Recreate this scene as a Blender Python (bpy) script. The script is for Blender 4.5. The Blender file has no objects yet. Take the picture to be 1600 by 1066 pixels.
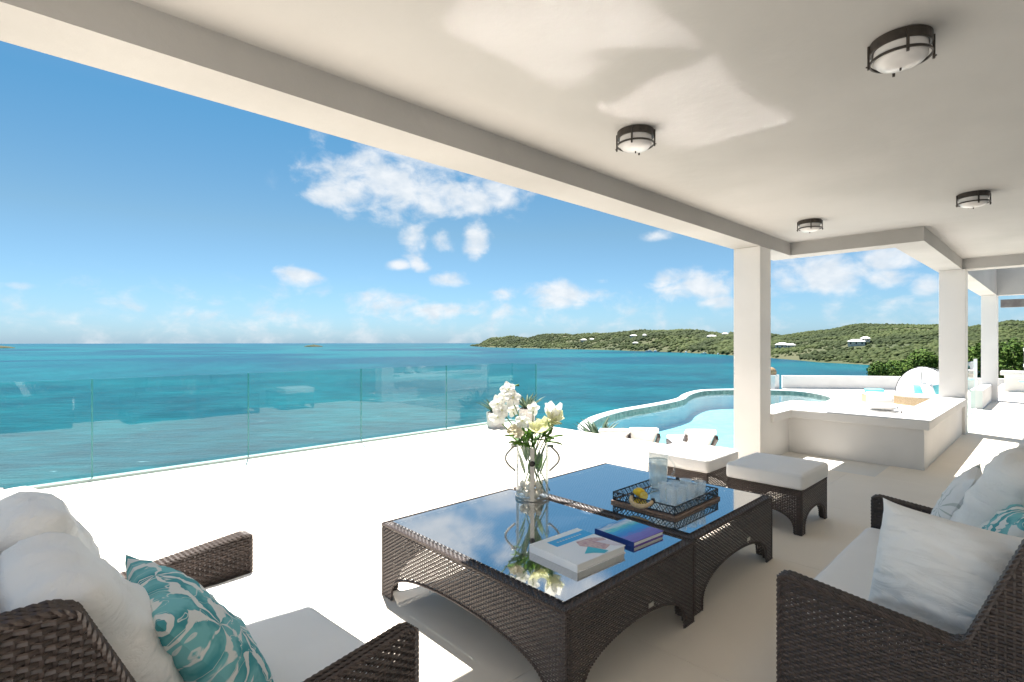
import bpy, bmesh, math, random
import numpy as np
from mathutils import Vector, Matrix, noise as mnoise
from mathutils.geometry import tessellate_polygon

random.seed(7); rng = np.random.default_rng(7)
SC = bpy.context.scene
COL = SC.collection
R = math.radians

# ------------------------------------------------------------------ camera
EYE = 1.5
FPX = 820.0                       # focal length in pixels of a 1600 px wide frame
YAW = 46.2                        # heading, degrees from +X towards +Y
cam_d = bpy.data.cameras.new('camera'); cam = bpy.data.objects.new('camera', cam_d); COL.objects.link(cam)
cam_d.sensor_width = 36.0; cam_d.lens = 36.0 * FPX / 1600.0
cam_d.shift_y = 1.5 / 1600.0
cam_d.clip_start = 0.05; cam_d.clip_end = 20000
cam.location = (0, 0, EYE); cam.rotation_euler = (R(90), 0, R(YAW - 90))
SC.camera = cam

# ------------------------------------------------------------------ render, exposure
SC.render.engine = 'CYCLES'
SC.view_settings.view_transform = 'Standard'; SC.view_settings.look = 'None'
SC.view_settings.exposure = 1.68; SC.view_settings.gamma = 1.0
SC.view_settings.use_curve_mapping = False
cy = SC.cycles
cy.use_denoising = True; cy.max_bounces = 9; cy.diffuse_bounces = 5; cy.glossy_bounces = 4
cy.transmission_bounces = 8; cy.transparent_max_bounces = 24
cy.caustics_reflective = True; cy.caustics_refractive = False
cy.sample_clamp_indirect = 150.0; cy.blur_glossy = 0.0
cy.use_guiding = True; cy.use_surface_guiding = True; cy.guiding_training_samples = 64   # finds the sun glancing off the table glass
cy.use_adaptive_sampling = True; cy.adaptive_threshold = 0.01

# ------------------------------------------------------------------ sun
SUN = Vector((0.14, 0.375, 1.0)).normalized()
sl = bpy.data.lights.new('sun', 'SUN'); sl.energy = 4.8; sl.angle = R(0.53); sl.color = (1.0, 0.962, 0.91)
so = bpy.data.objects.new('sun', sl); COL.objects.link(so)
so.rotation_euler = SUN.to_track_quat('Z', 'Y').to_euler(); so.location = (3, 9, 30)

# ------------------------------------------------------------------ world
def ray(px, py=534.5):
    u = (px - 800.0) / FPX; v = (534.5 - py) / FPX
    a = R(YAW)
    return Vector((math.cos(a) + u * math.sin(a), math.sin(a) - u * math.cos(a), v))
def far(px, dist, z=0.0):          # a place in the far landscape: bearing and distance
    r = ray(px); return Vector((r.x * dist, r.y * dist, z))

W = bpy.data.worlds.new('World'); SC.world = W; W.use_nodes = True
W.cycles.sampling_method = 'NONE'; nt = W.node_tree; nt.nodes.clear()
def N(t, typ, **kw):
    n = t.nodes.new(typ)
    for k, v in kw.items():
        if k.startswith('i_'):
            key = k[2:]
            key = int(key) if key.isdigit() else key.replace('_', ' ')
            n.inputs[key].default_value = v
        else: setattr(n, k, v)
    return n
def L(t, a, b): t.links.new(a, b)
def math_n(t, op, a, b=None, c=None, clamp=False):
    n = t.nodes.new('ShaderNodeMath'); n.operation = op; n.use_clamp = clamp
    for i, v in enumerate((a, b, c)):
        if v is None: continue
        if isinstance(v, (int, float)): n.inputs[i].default_value = v
        else: t.links.new(v, n.inputs[i])
    return n.outputs[0]
def maprange(t, v, a, b, c=0.0, d=1.0, smooth=True):
    n = t.nodes.new('ShaderNodeMapRange'); n.interpolation_type = 'SMOOTHSTEP' if smooth else 'LINEAR'
    t.links.new(v, n.inputs[0])
    for i, x in enumerate((a, b, c, d)): n.inputs[i + 1].default_value = x
    return n.outputs[0]
def mixcol(t, f, a, b, blend='MIX'):
    n = t.nodes.new('ShaderNodeMix'); n.data_type = 'RGBA'; n.blend_type = blend
    for s, v in ((n.inputs['Factor'], f), (n.inputs['A'], a), (n.inputs['B'], b)):
        if isinstance(v, (int, float)): s.default_value = v
        elif isinstance(v, (tuple, list)): s.default_value = (*v[:3], 1.0)
        else: t.links.new(v, s)
    return n.outputs['Result']

sky = N(nt, 'ShaderNodeTexSky', sky_type='NISHITA', sun_disc=False)
sky.sun_elevation = math.asin(SUN.z); sky.sun_rotation = math.atan2(SUN.x, SUN.y)
sky.altitude = 0; sky.air_density = 1.0; sky.dust_density = 0.6; sky.ozone_density = 2.2
tc = N(nt, 'ShaderNodeTexCoord')
sep = N(nt, 'ShaderNodeSeparateXYZ'); L(nt, tc.outputs['Generated'], sep.inputs[0])
az = math_n(nt, 'ARCTAN2', sep.outputs[0], sep.outputs[1])       # bearing from +Y towards +X
el = math_n(nt, 'ARCSINE', sep.outputs[2])
comb = N(nt, 'ShaderNodeCombineXYZ'); L(nt, az, comb.inputs[0]); L(nt, el, comb.inputs[1])
# cumulus seen over the bay: bearing, elevation, half width, half height (radians) from their places in the sky
clouds = [(680,228,95,40,.95),(905,140,75,30,.9),(790,205,40,16,.6),(600,292,115,44,1),(535,306,62,20,.9),(583,245,34,26,.8),(690,308,60,30,1),(765,300,66,34,.9),(700,268,44,18,.6),
          (650,378,22,30,.75),(690,375,18,24,.6),(748,373,21,30,.95),(625,415,20,9,.8),(655,413,17,11,.8),(466,430,36,15,.95),
          (705,440,30,13,.8),(785,460,27,10,.8),(38,447,28,7,.7),(600,468,60,16,.7),(690,487,60,14,.7),(885,462,62,22,.9),
          (1085,447,60,24,1),(1120,474,34,12,.8),(1290,430,90,32,1),(1395,404,70,20,.95),(1385,436,58,16,.85),(1446,444,30,17,.9),
          (500,222,15,24,.5),(330,490,50,12,.6),(1035,368,34,8,.6),(440,495,60,12,.55),(120,490,80,14,.5),(940,440,16,6,.5),(1230,480,36,10,.6)]
mask = None
for (px, py, rx, ry, s) in clouds:
    d = ray(px, py); hyp = math.hypot(d.x, d.y)
    a0 = math.atan2(d.x, d.y); e0 = math.atan2(d.z, hyp)
    k = hyp * FPX
    sx = rx * 1.4 / (FPX * (1 + ((px - 800) / FPX) ** 2)); sy = ry * 1.4 / k
    mp = N(nt, 'ShaderNodeMapping', vector_type='TEXTURE'); L(nt, comb.outputs[0], mp.inputs[0])
    mp.inputs['Location'].default_value = (a0, e0, 0); mp.inputs['Scale'].default_value = (sx, sy, 1)
    ln = N(nt, 'ShaderNodeVectorMath', operation='LENGTH'); L(nt, mp.outputs[0], ln.inputs[0])
    m = maprange(nt, ln.outputs['Value'], 1.25, 0.1, 0.0, s)
    mask = m if mask is None else math_n(nt, 'MAXIMUM', mask, m)
# scattered fair-weather cloud over the whole sky, high up and low on the horizon
pl = math_n(nt, 'ADD', math_n(nt, 'MAXIMUM', sep.outputs[2], 0.0), 0.16)
cx_ = math_n(nt, 'DIVIDE', sep.outputs[0], pl); cy_ = math_n(nt, 'DIVIDE', sep.outputs[1], pl)
c2 = N(nt, 'ShaderNodeCombineXYZ'); L(nt, cx_, c2.inputs[0]); L(nt, cy_, c2.inputs[1])
nb = N(nt, 'ShaderNodeTexNoise', i_Scale=1.15, i_Detail=3.0, i_Roughness=0.5); L(nt, c2.outputs[0], nb.inputs['Vector'])
high = math_n(nt, 'MULTIPLY', maprange(nt, nb.outputs[0], 0.50, 0.72, 0.0, 0.85), maprange(nt, el, 0.42, 0.62))
low = math_n(nt, 'MULTIPLY', maprange(nt, el, 0.15, 0.03), 0.33)
mask = math_n(nt, 'MAXIMUM', math_n(nt, 'MAXIMUM', mask, high), low)
sc3 = N(nt, 'ShaderNodeMapping'); L(nt, comb.outputs[0], sc3.inputs[0]); sc3.inputs['Scale'].default_value = (1.0, 1.5, 1.0)
n1 = N(nt, 'ShaderNodeTexNoise', i_Scale=17.0, i_Detail=9.0, i_Roughness=0.58, i_Distortion=0.25); L(nt, sc3.outputs[0], n1.inputs['Vector'])
dens = math_n(nt, 'ADD', mask, math_n(nt, 'MULTIPLY', math_n(nt, 'SUBTRACT', n1.outputs[0], 0.5), 2.3))
cov = math_n(nt, 'MULTIPLY', maprange(nt, dens, 0.16, 1.08), maprange(nt, mask, 0.02, 0.25))
cov = math_n(nt, 'MULTIPLY', cov, 0.92)
n2 = N(nt, 'ShaderNodeTexNoise', i_Scale=30.0, i_Detail=4.0); L(nt, sc3.outputs[0], n2.inputs['Vector'])
cl = mixcol(nt, maprange(nt, n2.outputs[0], .3, .7), (4.35, 4.75, 5.15), (5.4, 5.55, 5.7))
tr_ = N(nt, 'ShaderNodeValToRGB'); L(nt, math_n(nt, 'DIVIDE', el, 1.0), tr_.inputs[0]); ce = tr_.color_ramp.elements
ce[0].position = 0.0; ce[0].color = (.38, .575, .90, 1); ce[1].position = .75; ce[1].color = (.36, .56, .60, 1)
for po_, c_ in ((.46, (.33, .54, .58)), (.06, (.38, .55, .72)), (.20, (.38, .515, .535)), (.37, (.255, .50, .55))):
    x_ = ce.new(po_); x_.color = (*c_, 1)
tint = N(nt, 'ShaderNodeVectorMath', operation='SCALE', i_Scale=1.21); L(nt, tr_.outputs[0], tint.inputs[0])
tsky = mixcol(nt, 1.0, sky.outputs[0], tint.outputs[0], 'MULTIPLY')
skyc = mixcol(nt, cov, tsky, cl)
bg = N(nt, 'ShaderNodeBackground', i_Strength=0.055); L(nt, skyc, bg.inputs[0])
wo = N(nt, 'ShaderNodeOutputWorld'); L(nt, bg.outputs[0], wo.inputs[0])

# ------------------------------------------------------------------ materials
def mat(name, col=(.8, .8, .8), rough=.6, spec=.5, metal=0.0):
    m = bpy.data.materials.new(name); m.use_nodes = True
    p = m.node_tree.nodes['Principled BSDF']
    p.inputs['Base Color'].default_value = (*col, 1); p.inputs['Roughness'].default_value = rough
    p.inputs['Specular IOR Level'].default_value = spec; p.inputs['Metallic'].default_value = metal
    return m, m.node_tree, p
def bump(t, p, h, strength=.3, dist=.01):
    b = N(t, 'ShaderNodeBump', i_Strength=strength, i_Distance=dist); L(t, h, b.inputs['Height']); L(t, b.outputs[0], p.inputs['Normal'])
def objco(t, scale=(1, 1, 1), kind='Object'):
    c = N(t, 'ShaderNodeTexCoord'); mp = N(t, 'ShaderNodeMapping'); L(t, c.outputs[kind], mp.inputs[0])
    mp.inputs['Scale'].default_value = scale; return mp.outputs[0]
def noise(t, vec, scale, detail=4.0, rough=.5, dist=0.0):
    n = N(t, 'ShaderNodeTexNoise', i_Scale=scale, i_Detail=detail, i_Roughness=rough, i_Distortion=dist)
    L(t, vec, n.inputs['Vector']); return n.outputs[0]
def two_tone(name, a, b, scale, rough=.7, bstr=.15, bdist=.004, bscale=None, spec=.4, lo=.35, hi=.65, sc=(1, 1, 1)):
    m, t, p = mat(name, a, rough, spec)
    v = objco(t, sc); n = noise(t, v, scale, 5)
    L(t, mixcol(t, maprange(t, n, lo, hi), a, b), p.inputs['Base Color'])
    bump(t, p, noise(t, v, bscale or scale * 6, 5), bstr, bdist)
    return m
M = {}
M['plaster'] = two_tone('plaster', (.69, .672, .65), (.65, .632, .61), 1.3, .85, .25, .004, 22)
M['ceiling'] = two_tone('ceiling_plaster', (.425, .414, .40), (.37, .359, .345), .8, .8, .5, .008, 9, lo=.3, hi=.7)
M['floor'] = two_tone('cement_floor', (.83, .745, .635), (.78, .695, .585), 1.1, .55, .06, .002, 30, lo=.25, hi=.75)
M['joint'] = mat('floor_joint', (.56, .50, .41), .9)[0]
M['deckwhite'] = two_tone('pool_deck', (.72, .69, .64), (.66, .63, .58), 2.0, .7, .1, .003, 40)
M['fabric'] = two_tone('white_canvas', (.84, .82, .795), (.81, .79, .765), 3, .9, .25, .0012, 420, spec=.15)
def creased():
    m, t, p = mat('creased_canvas', (.84, .82, .79), .9, .15)
    v = objco(t, (2.2, 9, 4)); a = noise(t, v, 1.6, 5, .55, .9); r = math_n(t, 'ABSOLUTE', math_n(t, 'SUBTRACT', a, .5))
    fine = noise(t, objco(t), 420, 3)
    h = math_n(t, 'ADD', math_n(t, 'MULTIPLY', maprange(t, r, 0.0, .12), 1.0), math_n(t, 'MULTIPLY', fine, .08))
    bump(t, p, h, .30, .008)
    return m
M['crease'] = creased()
M['bronze'] = two_tone('dark_bronze', (.022, .018, .015), (.04, .032, .026), 20, .45, .1, .001)
M['black'] = mat('black_metal', (.012, .012, .014), .4)[0]
M['steel'] = mat('brushed_steel', (.42, .40, .36), .35, .5, .9)[0]
M['tag'] = mat('steel_tag', (.6, .58, .52), .35, .5, .6)[0]
M['milk'] = two_tone('opal_glass', (.62, .60, .59), (.58, .56, .55), 4, .25, .02)
M['wood'] = two_tone('brown_wood', (.16, .10, .07), (.24, .16, .115), 14, .55, .2, .002, 60, sc=(1, 8, 8))
M['rope'] = two_tone('natural_rope', (.50, .36, .20), (.62, .47, .29), 60, .85, .4, .003, 160)
M['greywood'] = two_tone('grey_beam', (.13, .115, .11), (.18, .165, .155), 5, .7, .2)
M['tan'] = two_tone('tan_wicker', (.42, .31, .19), (.52, .40, .26), 30, .75, .6, .01, 60)
M['turq'] = two_tone('turquoise_fabric', (.16, .52, .56), (.20, .58, .60), 8, .9, .2, .002, 200, spec=.15)
M['channel'] = mat('channel_aluminium', (.42, .42, .40), .5)[0]
M['white'] = mat('white_paint', (.80, .80, .79), .5)[0]
M['potmat'] = two_tone('pot_cement', (.62, .59, .56), (.55, .52, .49), 9, .85, .2, .003)
M['soil'] = two_tone('soil', (.07, .045, .03), (.11, .075, .05), 40, .95, .5, .01)
M['rust'] = two_tone('terracotta', (.27, .17, .09), (.36, .24, .14), 10, .8, .3)
M['agave'] = two_tone('agave_leaf', (.06, .10, .055), (.11, .17, .10), 9, .5, .1)
M['stem'] = two_tone('green_stem', (.07, .13, .03), (.12, .20, .05), 20, .55, .1)
M['leaf'] = two_tone('flower_leaf', (.045, .10, .02), (.10, .19, .045), 15, .5, .1)
M['petal'] = two_tone('white_petal', (.84, .83, .79), (.78, .78, .70), 18, .6, .1, .001, spec=.2)
M['lily'] = two_tone('lily_petal', (.70, .70, .38), (.84, .83, .62), 12, .6, .1, .001, spec=.2)
M['beige'] = two_tone('dried_flower', (.58, .50, .34), (.72, .66, .48), 40, .8, .2, .002)
M['shell'] = two_tone('sea_shell', (.62, .52, .40), (.74, .68, .58), 25, .5, .3, .002)
M['lemon'] = two_tone('lemon_skin', (.80, .52, .02), (.85, .60, .04), 30, .4, .3, .001, 150)
M['pulp'] = two_tone('lemon_pulp', (.80, .58, .07), (.86, .74, .25), 60, .35, .1)
M['paper'] = mat('paper_edge', (.74, .72, .68), .8)[0]
M['coverwhite'] = mat('white_cover', (.80, .79, .78), .3)[0]
M['cyan'] = mat('print_blue', (.01, .36, .72), .3)[0]
M['navy'] = mat('print_navy', (.012, .04, .22), .3)[0]
M['pinkp'] = two_tone('print_terracotta', (.50, .26, .25), (.66, .45, .36), 60, .3, 0.0)
M['tealp'] = mat('print_teal', (.03, .42, .50), .3)[0]
M['palep'] = mat('print_pale', (.66, .58, .60), .3)[0]
M['sand'] = two_tone('sand', (.50, .42, .30), (.40, .33, .22), .05, .9, .2)
M['rooftile'] = mat('white_roof', (.75, .73, .70), .7)[0]
M['housewall'] = mat('house_wall', (.62, .58, .52), .8)[0]
M['darkpane'] = mat('window_dark', (.03, .04, .05), .15)[0]
M['bark'] = two_tone('bark', (.12, .09, .06), (.20, .16, .11), 8, .9, .5)

def wicker_mat():
    m, t, p = mat('dark_wicker', (.035, .024, .02), .42, .5)
    g = N(t, 'ShaderNodeNewGeometry')
    n = noise(t, objco(t), 35, 3)
    r = math_n(t, 'ADD', math_n(t, 'MULTIPLY', g.outputs['Random Per Island'], .6), math_n(t, 'MULTIPLY', n, .5))
    L(t, mixcol(t, r, (.028, .020, .017), (.086, .063, .054)), p.inputs['Base Color'])
    return m
M['wicker'] = wicker_mat()

def thin_glass(name, ior, tint, rough=0.0, haze=0.0, hazecol=(.8, .9, .95), curve=None, rough2=None):
    m = bpy.data.materials.new(name); m.use_nodes = True; t = m.node_tree; t.nodes.clear()
    fr = N(t, 'ShaderNodeFresnel', i_IOR=ior)
    g = N(t, 'ShaderNodeNewGeometry')
    tr = N(t, 'ShaderNodeBsdfTransparent'); tr.inputs[0].default_value = (*tint, 1)
    gl = N(t, 'ShaderNodeBsdfGlossy', i_Roughness=rough); gl.inputs[0].default_value = (1, 1, 1, 1)
    mx = N(t, 'ShaderNodeMixShader')
    front = math_n(t, 'SUBTRACT', 1.0, g.outputs['Backfacing'])
    refl = fr.outputs[0]
    if curve:                          # reflection set stronger than plain glass, rising towards grazing view
        lw_ = N(t, 'ShaderNodeLayerWeight', i_Blend=.5)
        refl = math_n(t, 'ADD', curve[0], math_n(t, 'MULTIPLY', math_n(t, 'POWER', lw_.outputs['Facing'], curve[1]), 1 - curve[0]))
    L(t, math_n(t, 'MULTIPLY', refl, front), mx.inputs[0])
    last = tr
    if haze:
        df = N(t, 'ShaderNodeBsdfDiffuse'); df.inputs[0].default_value = (*hazecol, 1)
        mh = N(t, 'ShaderNodeMixShader', i_0=haze); L(t, tr.outputs[0], mh.inputs[1]); L(t, df.outputs[0], mh.inputs[2]); last = mh
    if rough2:                         # second, rougher lobe: widens the sun's reflection thrown on the ceiling
        g2_ = N(t, 'ShaderNodeBsdfGlossy', i_Roughness=rough2); mg = N(t, 'ShaderNodeMixShader', i_0=.5)
        L(t, gl.outputs[0], mg.inputs[1]); L(t, g2_.outputs[0], mg.inputs[2]); gl = mg
    L(t, last.outputs[0], mx.inputs[1]); L(t, gl.outputs[0], mx.inputs[2])
    o = N(t, 'ShaderNodeOutputMaterial'); L(t, mx.outputs[0], o.inputs[0])
    return m
M['railglass'] = thin_glass('railing_glass', 1.5, (.82, .955, .945))
M['tableglass'] = thin_glass('table_glass', 1.5, (.80, .86, .90), .02, curve=(.16, 1.0), rough2=.085)
M['clear'] = thin_glass('clear_glass', 1.5, (.975, .99, .99), 0.0, .05, (.9, .95, .96))
M['tumbler'] = thin_glass('tumbler_glass', 1.5, (.96, .98, .985), 0.02, .26, (.9, .95, .97))
M['drink'] = thin_glass('iced_water', 1.33, (.95, .985, .992), 0.03, .34, (.88, .95, .98))
M['mirror'] = thin_glass('tray_glass', 1.5, (.35, .45, .52), curve=(.2, 1.0))
M['poolwater'] = thin_glass('pool_water', 1.33, (.78, .955, .96), 0.03)
def canopy_mat():
    m = bpy.data.materials.new('sheer_canopy'); m.use_nodes = True; t = m.node_tree; p = t.nodes['Principled BSDF']
    p.inputs['Base Color'].default_value = (.80, .81, .82, 1); p.inputs['Roughness'].default_value = .9
    tl = N(t, 'ShaderNodeBsdfTranslucent'); tl.inputs[0].default_value = (.8, .82, .84, 1)
    mx = N(t, 'ShaderNodeMixShader', i_0=.35); o = t.nodes['Material Output']
    L(t, p.outputs[0], mx.inputs[1]); L(t, tl.outputs[0], mx.inputs[2]); L(t, mx.outputs[0], o.inputs[0])
    return m
M['canopy'] = canopy_mat()

def palm_print():
    m, t, p = mat('palm_print', (.8, .8, .8), .9, .15)
    v = objco(t, (1, 1, .0))
    nd = N(t, 'ShaderNodeTexNoise', i_Scale=9.0, i_Detail=2.0); L(t, v, nd.inputs['Vector'])
    off = N(t, 'ShaderNodeVectorMath', operation='MULTIPLY_ADD'); L(t, nd.outputs['Color'], off.inputs[0])
    off.inputs[1].default_value = (.055, .055, 0); L(t, v, off.inputs[2])
    vo = N(t, 'ShaderNodeTexVoronoi', i_Scale=6.0); L(t, off.outputs[0], vo.inputs['Vector'])
    df = N(t, 'ShaderNodeVectorMath', operation='SUBTRACT'); L(t, off.outputs[0], df.inputs[0]); L(t, vo.outputs['Position'], df.inputs[1])
    s = N(t, 'ShaderNodeSeparateXYZ'); L(t, df.outputs[0], s.inputs[0])
    ang = math_n(t, 'ARCTAN2', s.outputs[1], s.outputs[0])
    rnd = N(t, 'ShaderNodeSeparateXYZ'); L(t, vo.outputs['Color'], rnd.inputs[0])
    fan = math_n(t, 'ADD', math_n(t, 'MULTIPLY', ang, math_n(t, 'ADD', 5.0, math_n(t, 'ROUND', math_n(t, 'MULTIPLY', rnd.outputs[0], 4.0)))), math_n(t, 'MULTIPLY', noise(t, v, 16, 3), 5.0))
    st = math_n(t, 'SINE', fan)
    brk = noise(t, off.outputs[0], 13, 3)
    thr = math_n(t, 'ADD', math_n(t, 'MULTIPLY', vo.outputs['Distance'], -.9), math_n(t, 'ADD', .95, math_n(t, 'MULTIPLY', math_n(t, 'SUBTRACT', brk, .5), 3.2)))
    leaf = maprange(t, math_n(t, 'SUBTRACT', st, thr), -.1, .1)
    vein = maprange(t, math_n(t, 'ABSOLUTE', math_n(t, 'SUBTRACT', noise(t, off.outputs[0], 8, 2, .5, 1.5), .5)), .012, .004)
    leaf = math_n(t, 'MAXIMUM', leaf, math_n(t, 'MULTIPLY', vein, .8))
    tone = noise(t, off.outputs[0], 11, 3)
    teal = mixcol(t, maprange(t, tone, .42, .58), (.07, .31, .34), (.20, .50, .52))
    L(t, mixcol(t, leaf, teal, (.72, .73, .70)), p.inputs['Base Color'])
    bump(t, p, noise(t, objco(t), 380, 2), .25, .001)
    return m
M['palm'] = palm_print()
def translucent(m, col, f=.4):
    t = m.node_tree; p = t.nodes['Principled BSDF']; o = t.nodes['Material Output']
    tl = N(t, 'ShaderNodeBsdfTranslucent'); tl.inputs[0].default_value = (*col, 1); mx = N(t, 'ShaderNodeMixShader', i_0=f)
    L(t, p.outputs[0], mx.inputs[1]); L(t, tl.outputs[0], mx.inputs[2]); L(t, mx.outputs[0], o.inputs[0])
translucent(M['petal'], (.85, .84, .80)); translucent(M['lily'], (.80, .81, .50)); translucent(M['seagrape'] if 'seagrape' in M else M['leaf'], (.12, .25, .03), .3)
def grey_palm():
    m, t, p = mat('grey_palm_print', (.8, .8, .8), .9, .15)
    v = objco(t, (1, 1, 0)); vo = N(t, 'ShaderNodeTexVoronoi', i_Scale=3.2); L(t, v, vo.inputs['Vector'])
    df = N(t, 'ShaderNodeVectorMath', operation='SUBTRACT'); L(t, v, df.inputs[0]); L(t, vo.outputs['Position'], df.inputs[1])
    s = N(t, 'ShaderNodeSeparateXYZ'); L(t, df.outputs[0], s.inputs[0])
    st = math_n(t, 'SINE', math_n(t, 'MULTIPLY', math_n(t, 'ARCTAN2', s.outputs[1], s.outputs[0]), 9.0))
    f = math_n(t, 'MULTIPLY', maprange(t, st, .72, .9), maprange(t, vo.outputs['Distance'], .75, .5))
    L(t, mixcol(t, f, (.79, .78, .765), (.42, .46, .42)), p.inputs['Base Color'])
    return m
M['greypalm'] = grey_palm()
def cover2():
    m, t, p = mat('sea_cover', (.1, .3, .6), .25)
    v = objco(t); s = N(t, 'ShaderNodeSeparateXYZ'); L(t, v, s.inputs[0])
    n = noise(t, objco(t, (3, 14, 1)), 5, 3)
    k = math_n(t, 'ADD', math_n(t, 'MULTIPLY', s.outputs[1], 3.4), math_n(t, 'ADD', math_n(t, 'MULTIPLY', n, .28), .36))
    r = N(t, 'ShaderNodeValToRGB'); L(t, k, r.inputs[0]); e = r.color_ramp.elements
    e[0].position = .05; e[0].color = (.16, .08, .38, 1); e[1].position = .95; e[1].color = (.03, .25, .60, 1)
    for po, c in ((.27, (.20, .13, .48)), (.38, (.03, .20, .62)), (.55, (.02, .30, .66)), (.68, (.10, .52, .55)), (.80, (.62, .68, .72))):
        x = e.new(po); x.color = (*c, 1)
    L(t, r.outputs[0], p.inputs['Base Color']); return m
M['cover2'] = cover2()

def sea_mat():
    m, t, p = mat('sea_water', (.01, .1, .15), .3, .06)
    v = objco(t)
    big = noise(t, objco(t, (1, 1, 1)), .0035, 4, .55, .6)
    mid = noise(t, v, .02, 4)
    sp = N(t, 'ShaderNodeVectorMath', operation='LENGTH'); L(t, v, sp.inputs[0])
    dist = sp.outputs['Value']
    near = mixcol(t, maprange(t, mid, .35, .65), (.0015, .046, .066), (.0025, .079, .097))
    farc = mixcol(t, maprange(t, big, .42, .56), (.0015, .043, .071), (.002, .087, .104))
    c = mixcol(t, maprange(t, dist, 120, 700), near, farc)
    c = mixcol(t, maprange(t, dist, 2600, 7000), c, (.0025, .053, .096))
    def crest(a_, b_):
        c_ = N(t, 'ShaderNodeTexCoord'); mp_ = N(t, 'ShaderNodeMapping'); L(t, c_.outputs['Object'], mp_.inputs[0]); mp_.inputs['Rotation'].default_value = (0, 0, R(38)); 
        m2 = N(t, 'ShaderNodeMapping'); L(t, mp_.outputs[0], m2.inputs[0]); m2.inputs['Scale'].default_value = (a_, b_, 1); return m2.outputs[0]
    rip = noise(t, crest(.35, 1.0), .26, 8, .7)
    c = mixcol(t, 1.0, c, mixcol(t, maprange(t, rip, .3, .7), (.62, .68, .70), (1.42, 1.34, 1.32)), 'MULTIPLY')
    # small whitecaps
    wv = crest(.4, 1.0); fo = noise(t, crest(.3, 1.0), .8, 6, .66)
    c = mixcol(t, math_n(t, 'MULTIPLY', maprange(t, fo, .655, .73), maprange(t, dist, 1300, 300)), c, (.25, .37, .41))
    L(t, c, p.inputs['Base Color'])
    h = math_n(t, 'ADD', math_n(t, 'MULTIPLY', noise(t, wv, .35, 5, .6), 1.0), math_n(t, 'MULTIPLY', noise(t, v, 2.2, 3), .25))
    b = N(t, 'ShaderNodeBump', i_Distance=.8); L(t, h, b.inputs['Height'])
    L(t, maprange(t, dist, 1500, 60, .18, .75), b.inputs['Strength']); L(t, b.outputs[0], p.inputs['Normal'])
    return m
M['sea'] = sea_mat()

def foliage_mat(name, a, b, c, patch=False):
    m, t, p = mat(name, a, .75, .12)
    g = N(t, 'ShaderNodeNewGeometry')
    r = N(t, 'ShaderNodeValToRGB'); L(t, g.outputs['Random Per Island'], r.inputs[0]); e = r.color_ramp.elements
    e[0].color = (*a, 1); e[1].color = (*c, 1); x = e.new(.5); x.color = (*b, 1)
    if patch:
        pn = noise(t, objco(t), .011, 4); L(t, mixcol(t, 1.0, r.outputs[0], mixcol(t, maprange(t, pn, .35, .65), (.70, .74, .72), (1.5, 1.42, 1.35)), 'MULTIPLY'), p.inputs['Base Color']); return m
    L(t, r.outputs[0], p.inputs['Base Color']); return m
M['seagrape'] = foliage_mat('seagrape_leaf', (.030, .066, .010), (.055, .108, .015), (.11, .17, .028))
M['scrub'] = foliage_mat('hill_scrub', (.027, .041, .012), (.037, .052, .016), (.050, .064, .022), True)
M['scrubdark'] = two_tone('islet_scrub', (.03, .045, .018), (.06, .06, .03), .05, .95, .3, .5)
M['hill'] = two_tone('hill_ground', (.042, .055, .019), (.072, .074, .032), .012, .95, .3, .5, .2)
M['rock'] = two_tone('rock', (.20, .16, .12), (.32, .26, .19), .3, .9, .6, .2)

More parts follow.
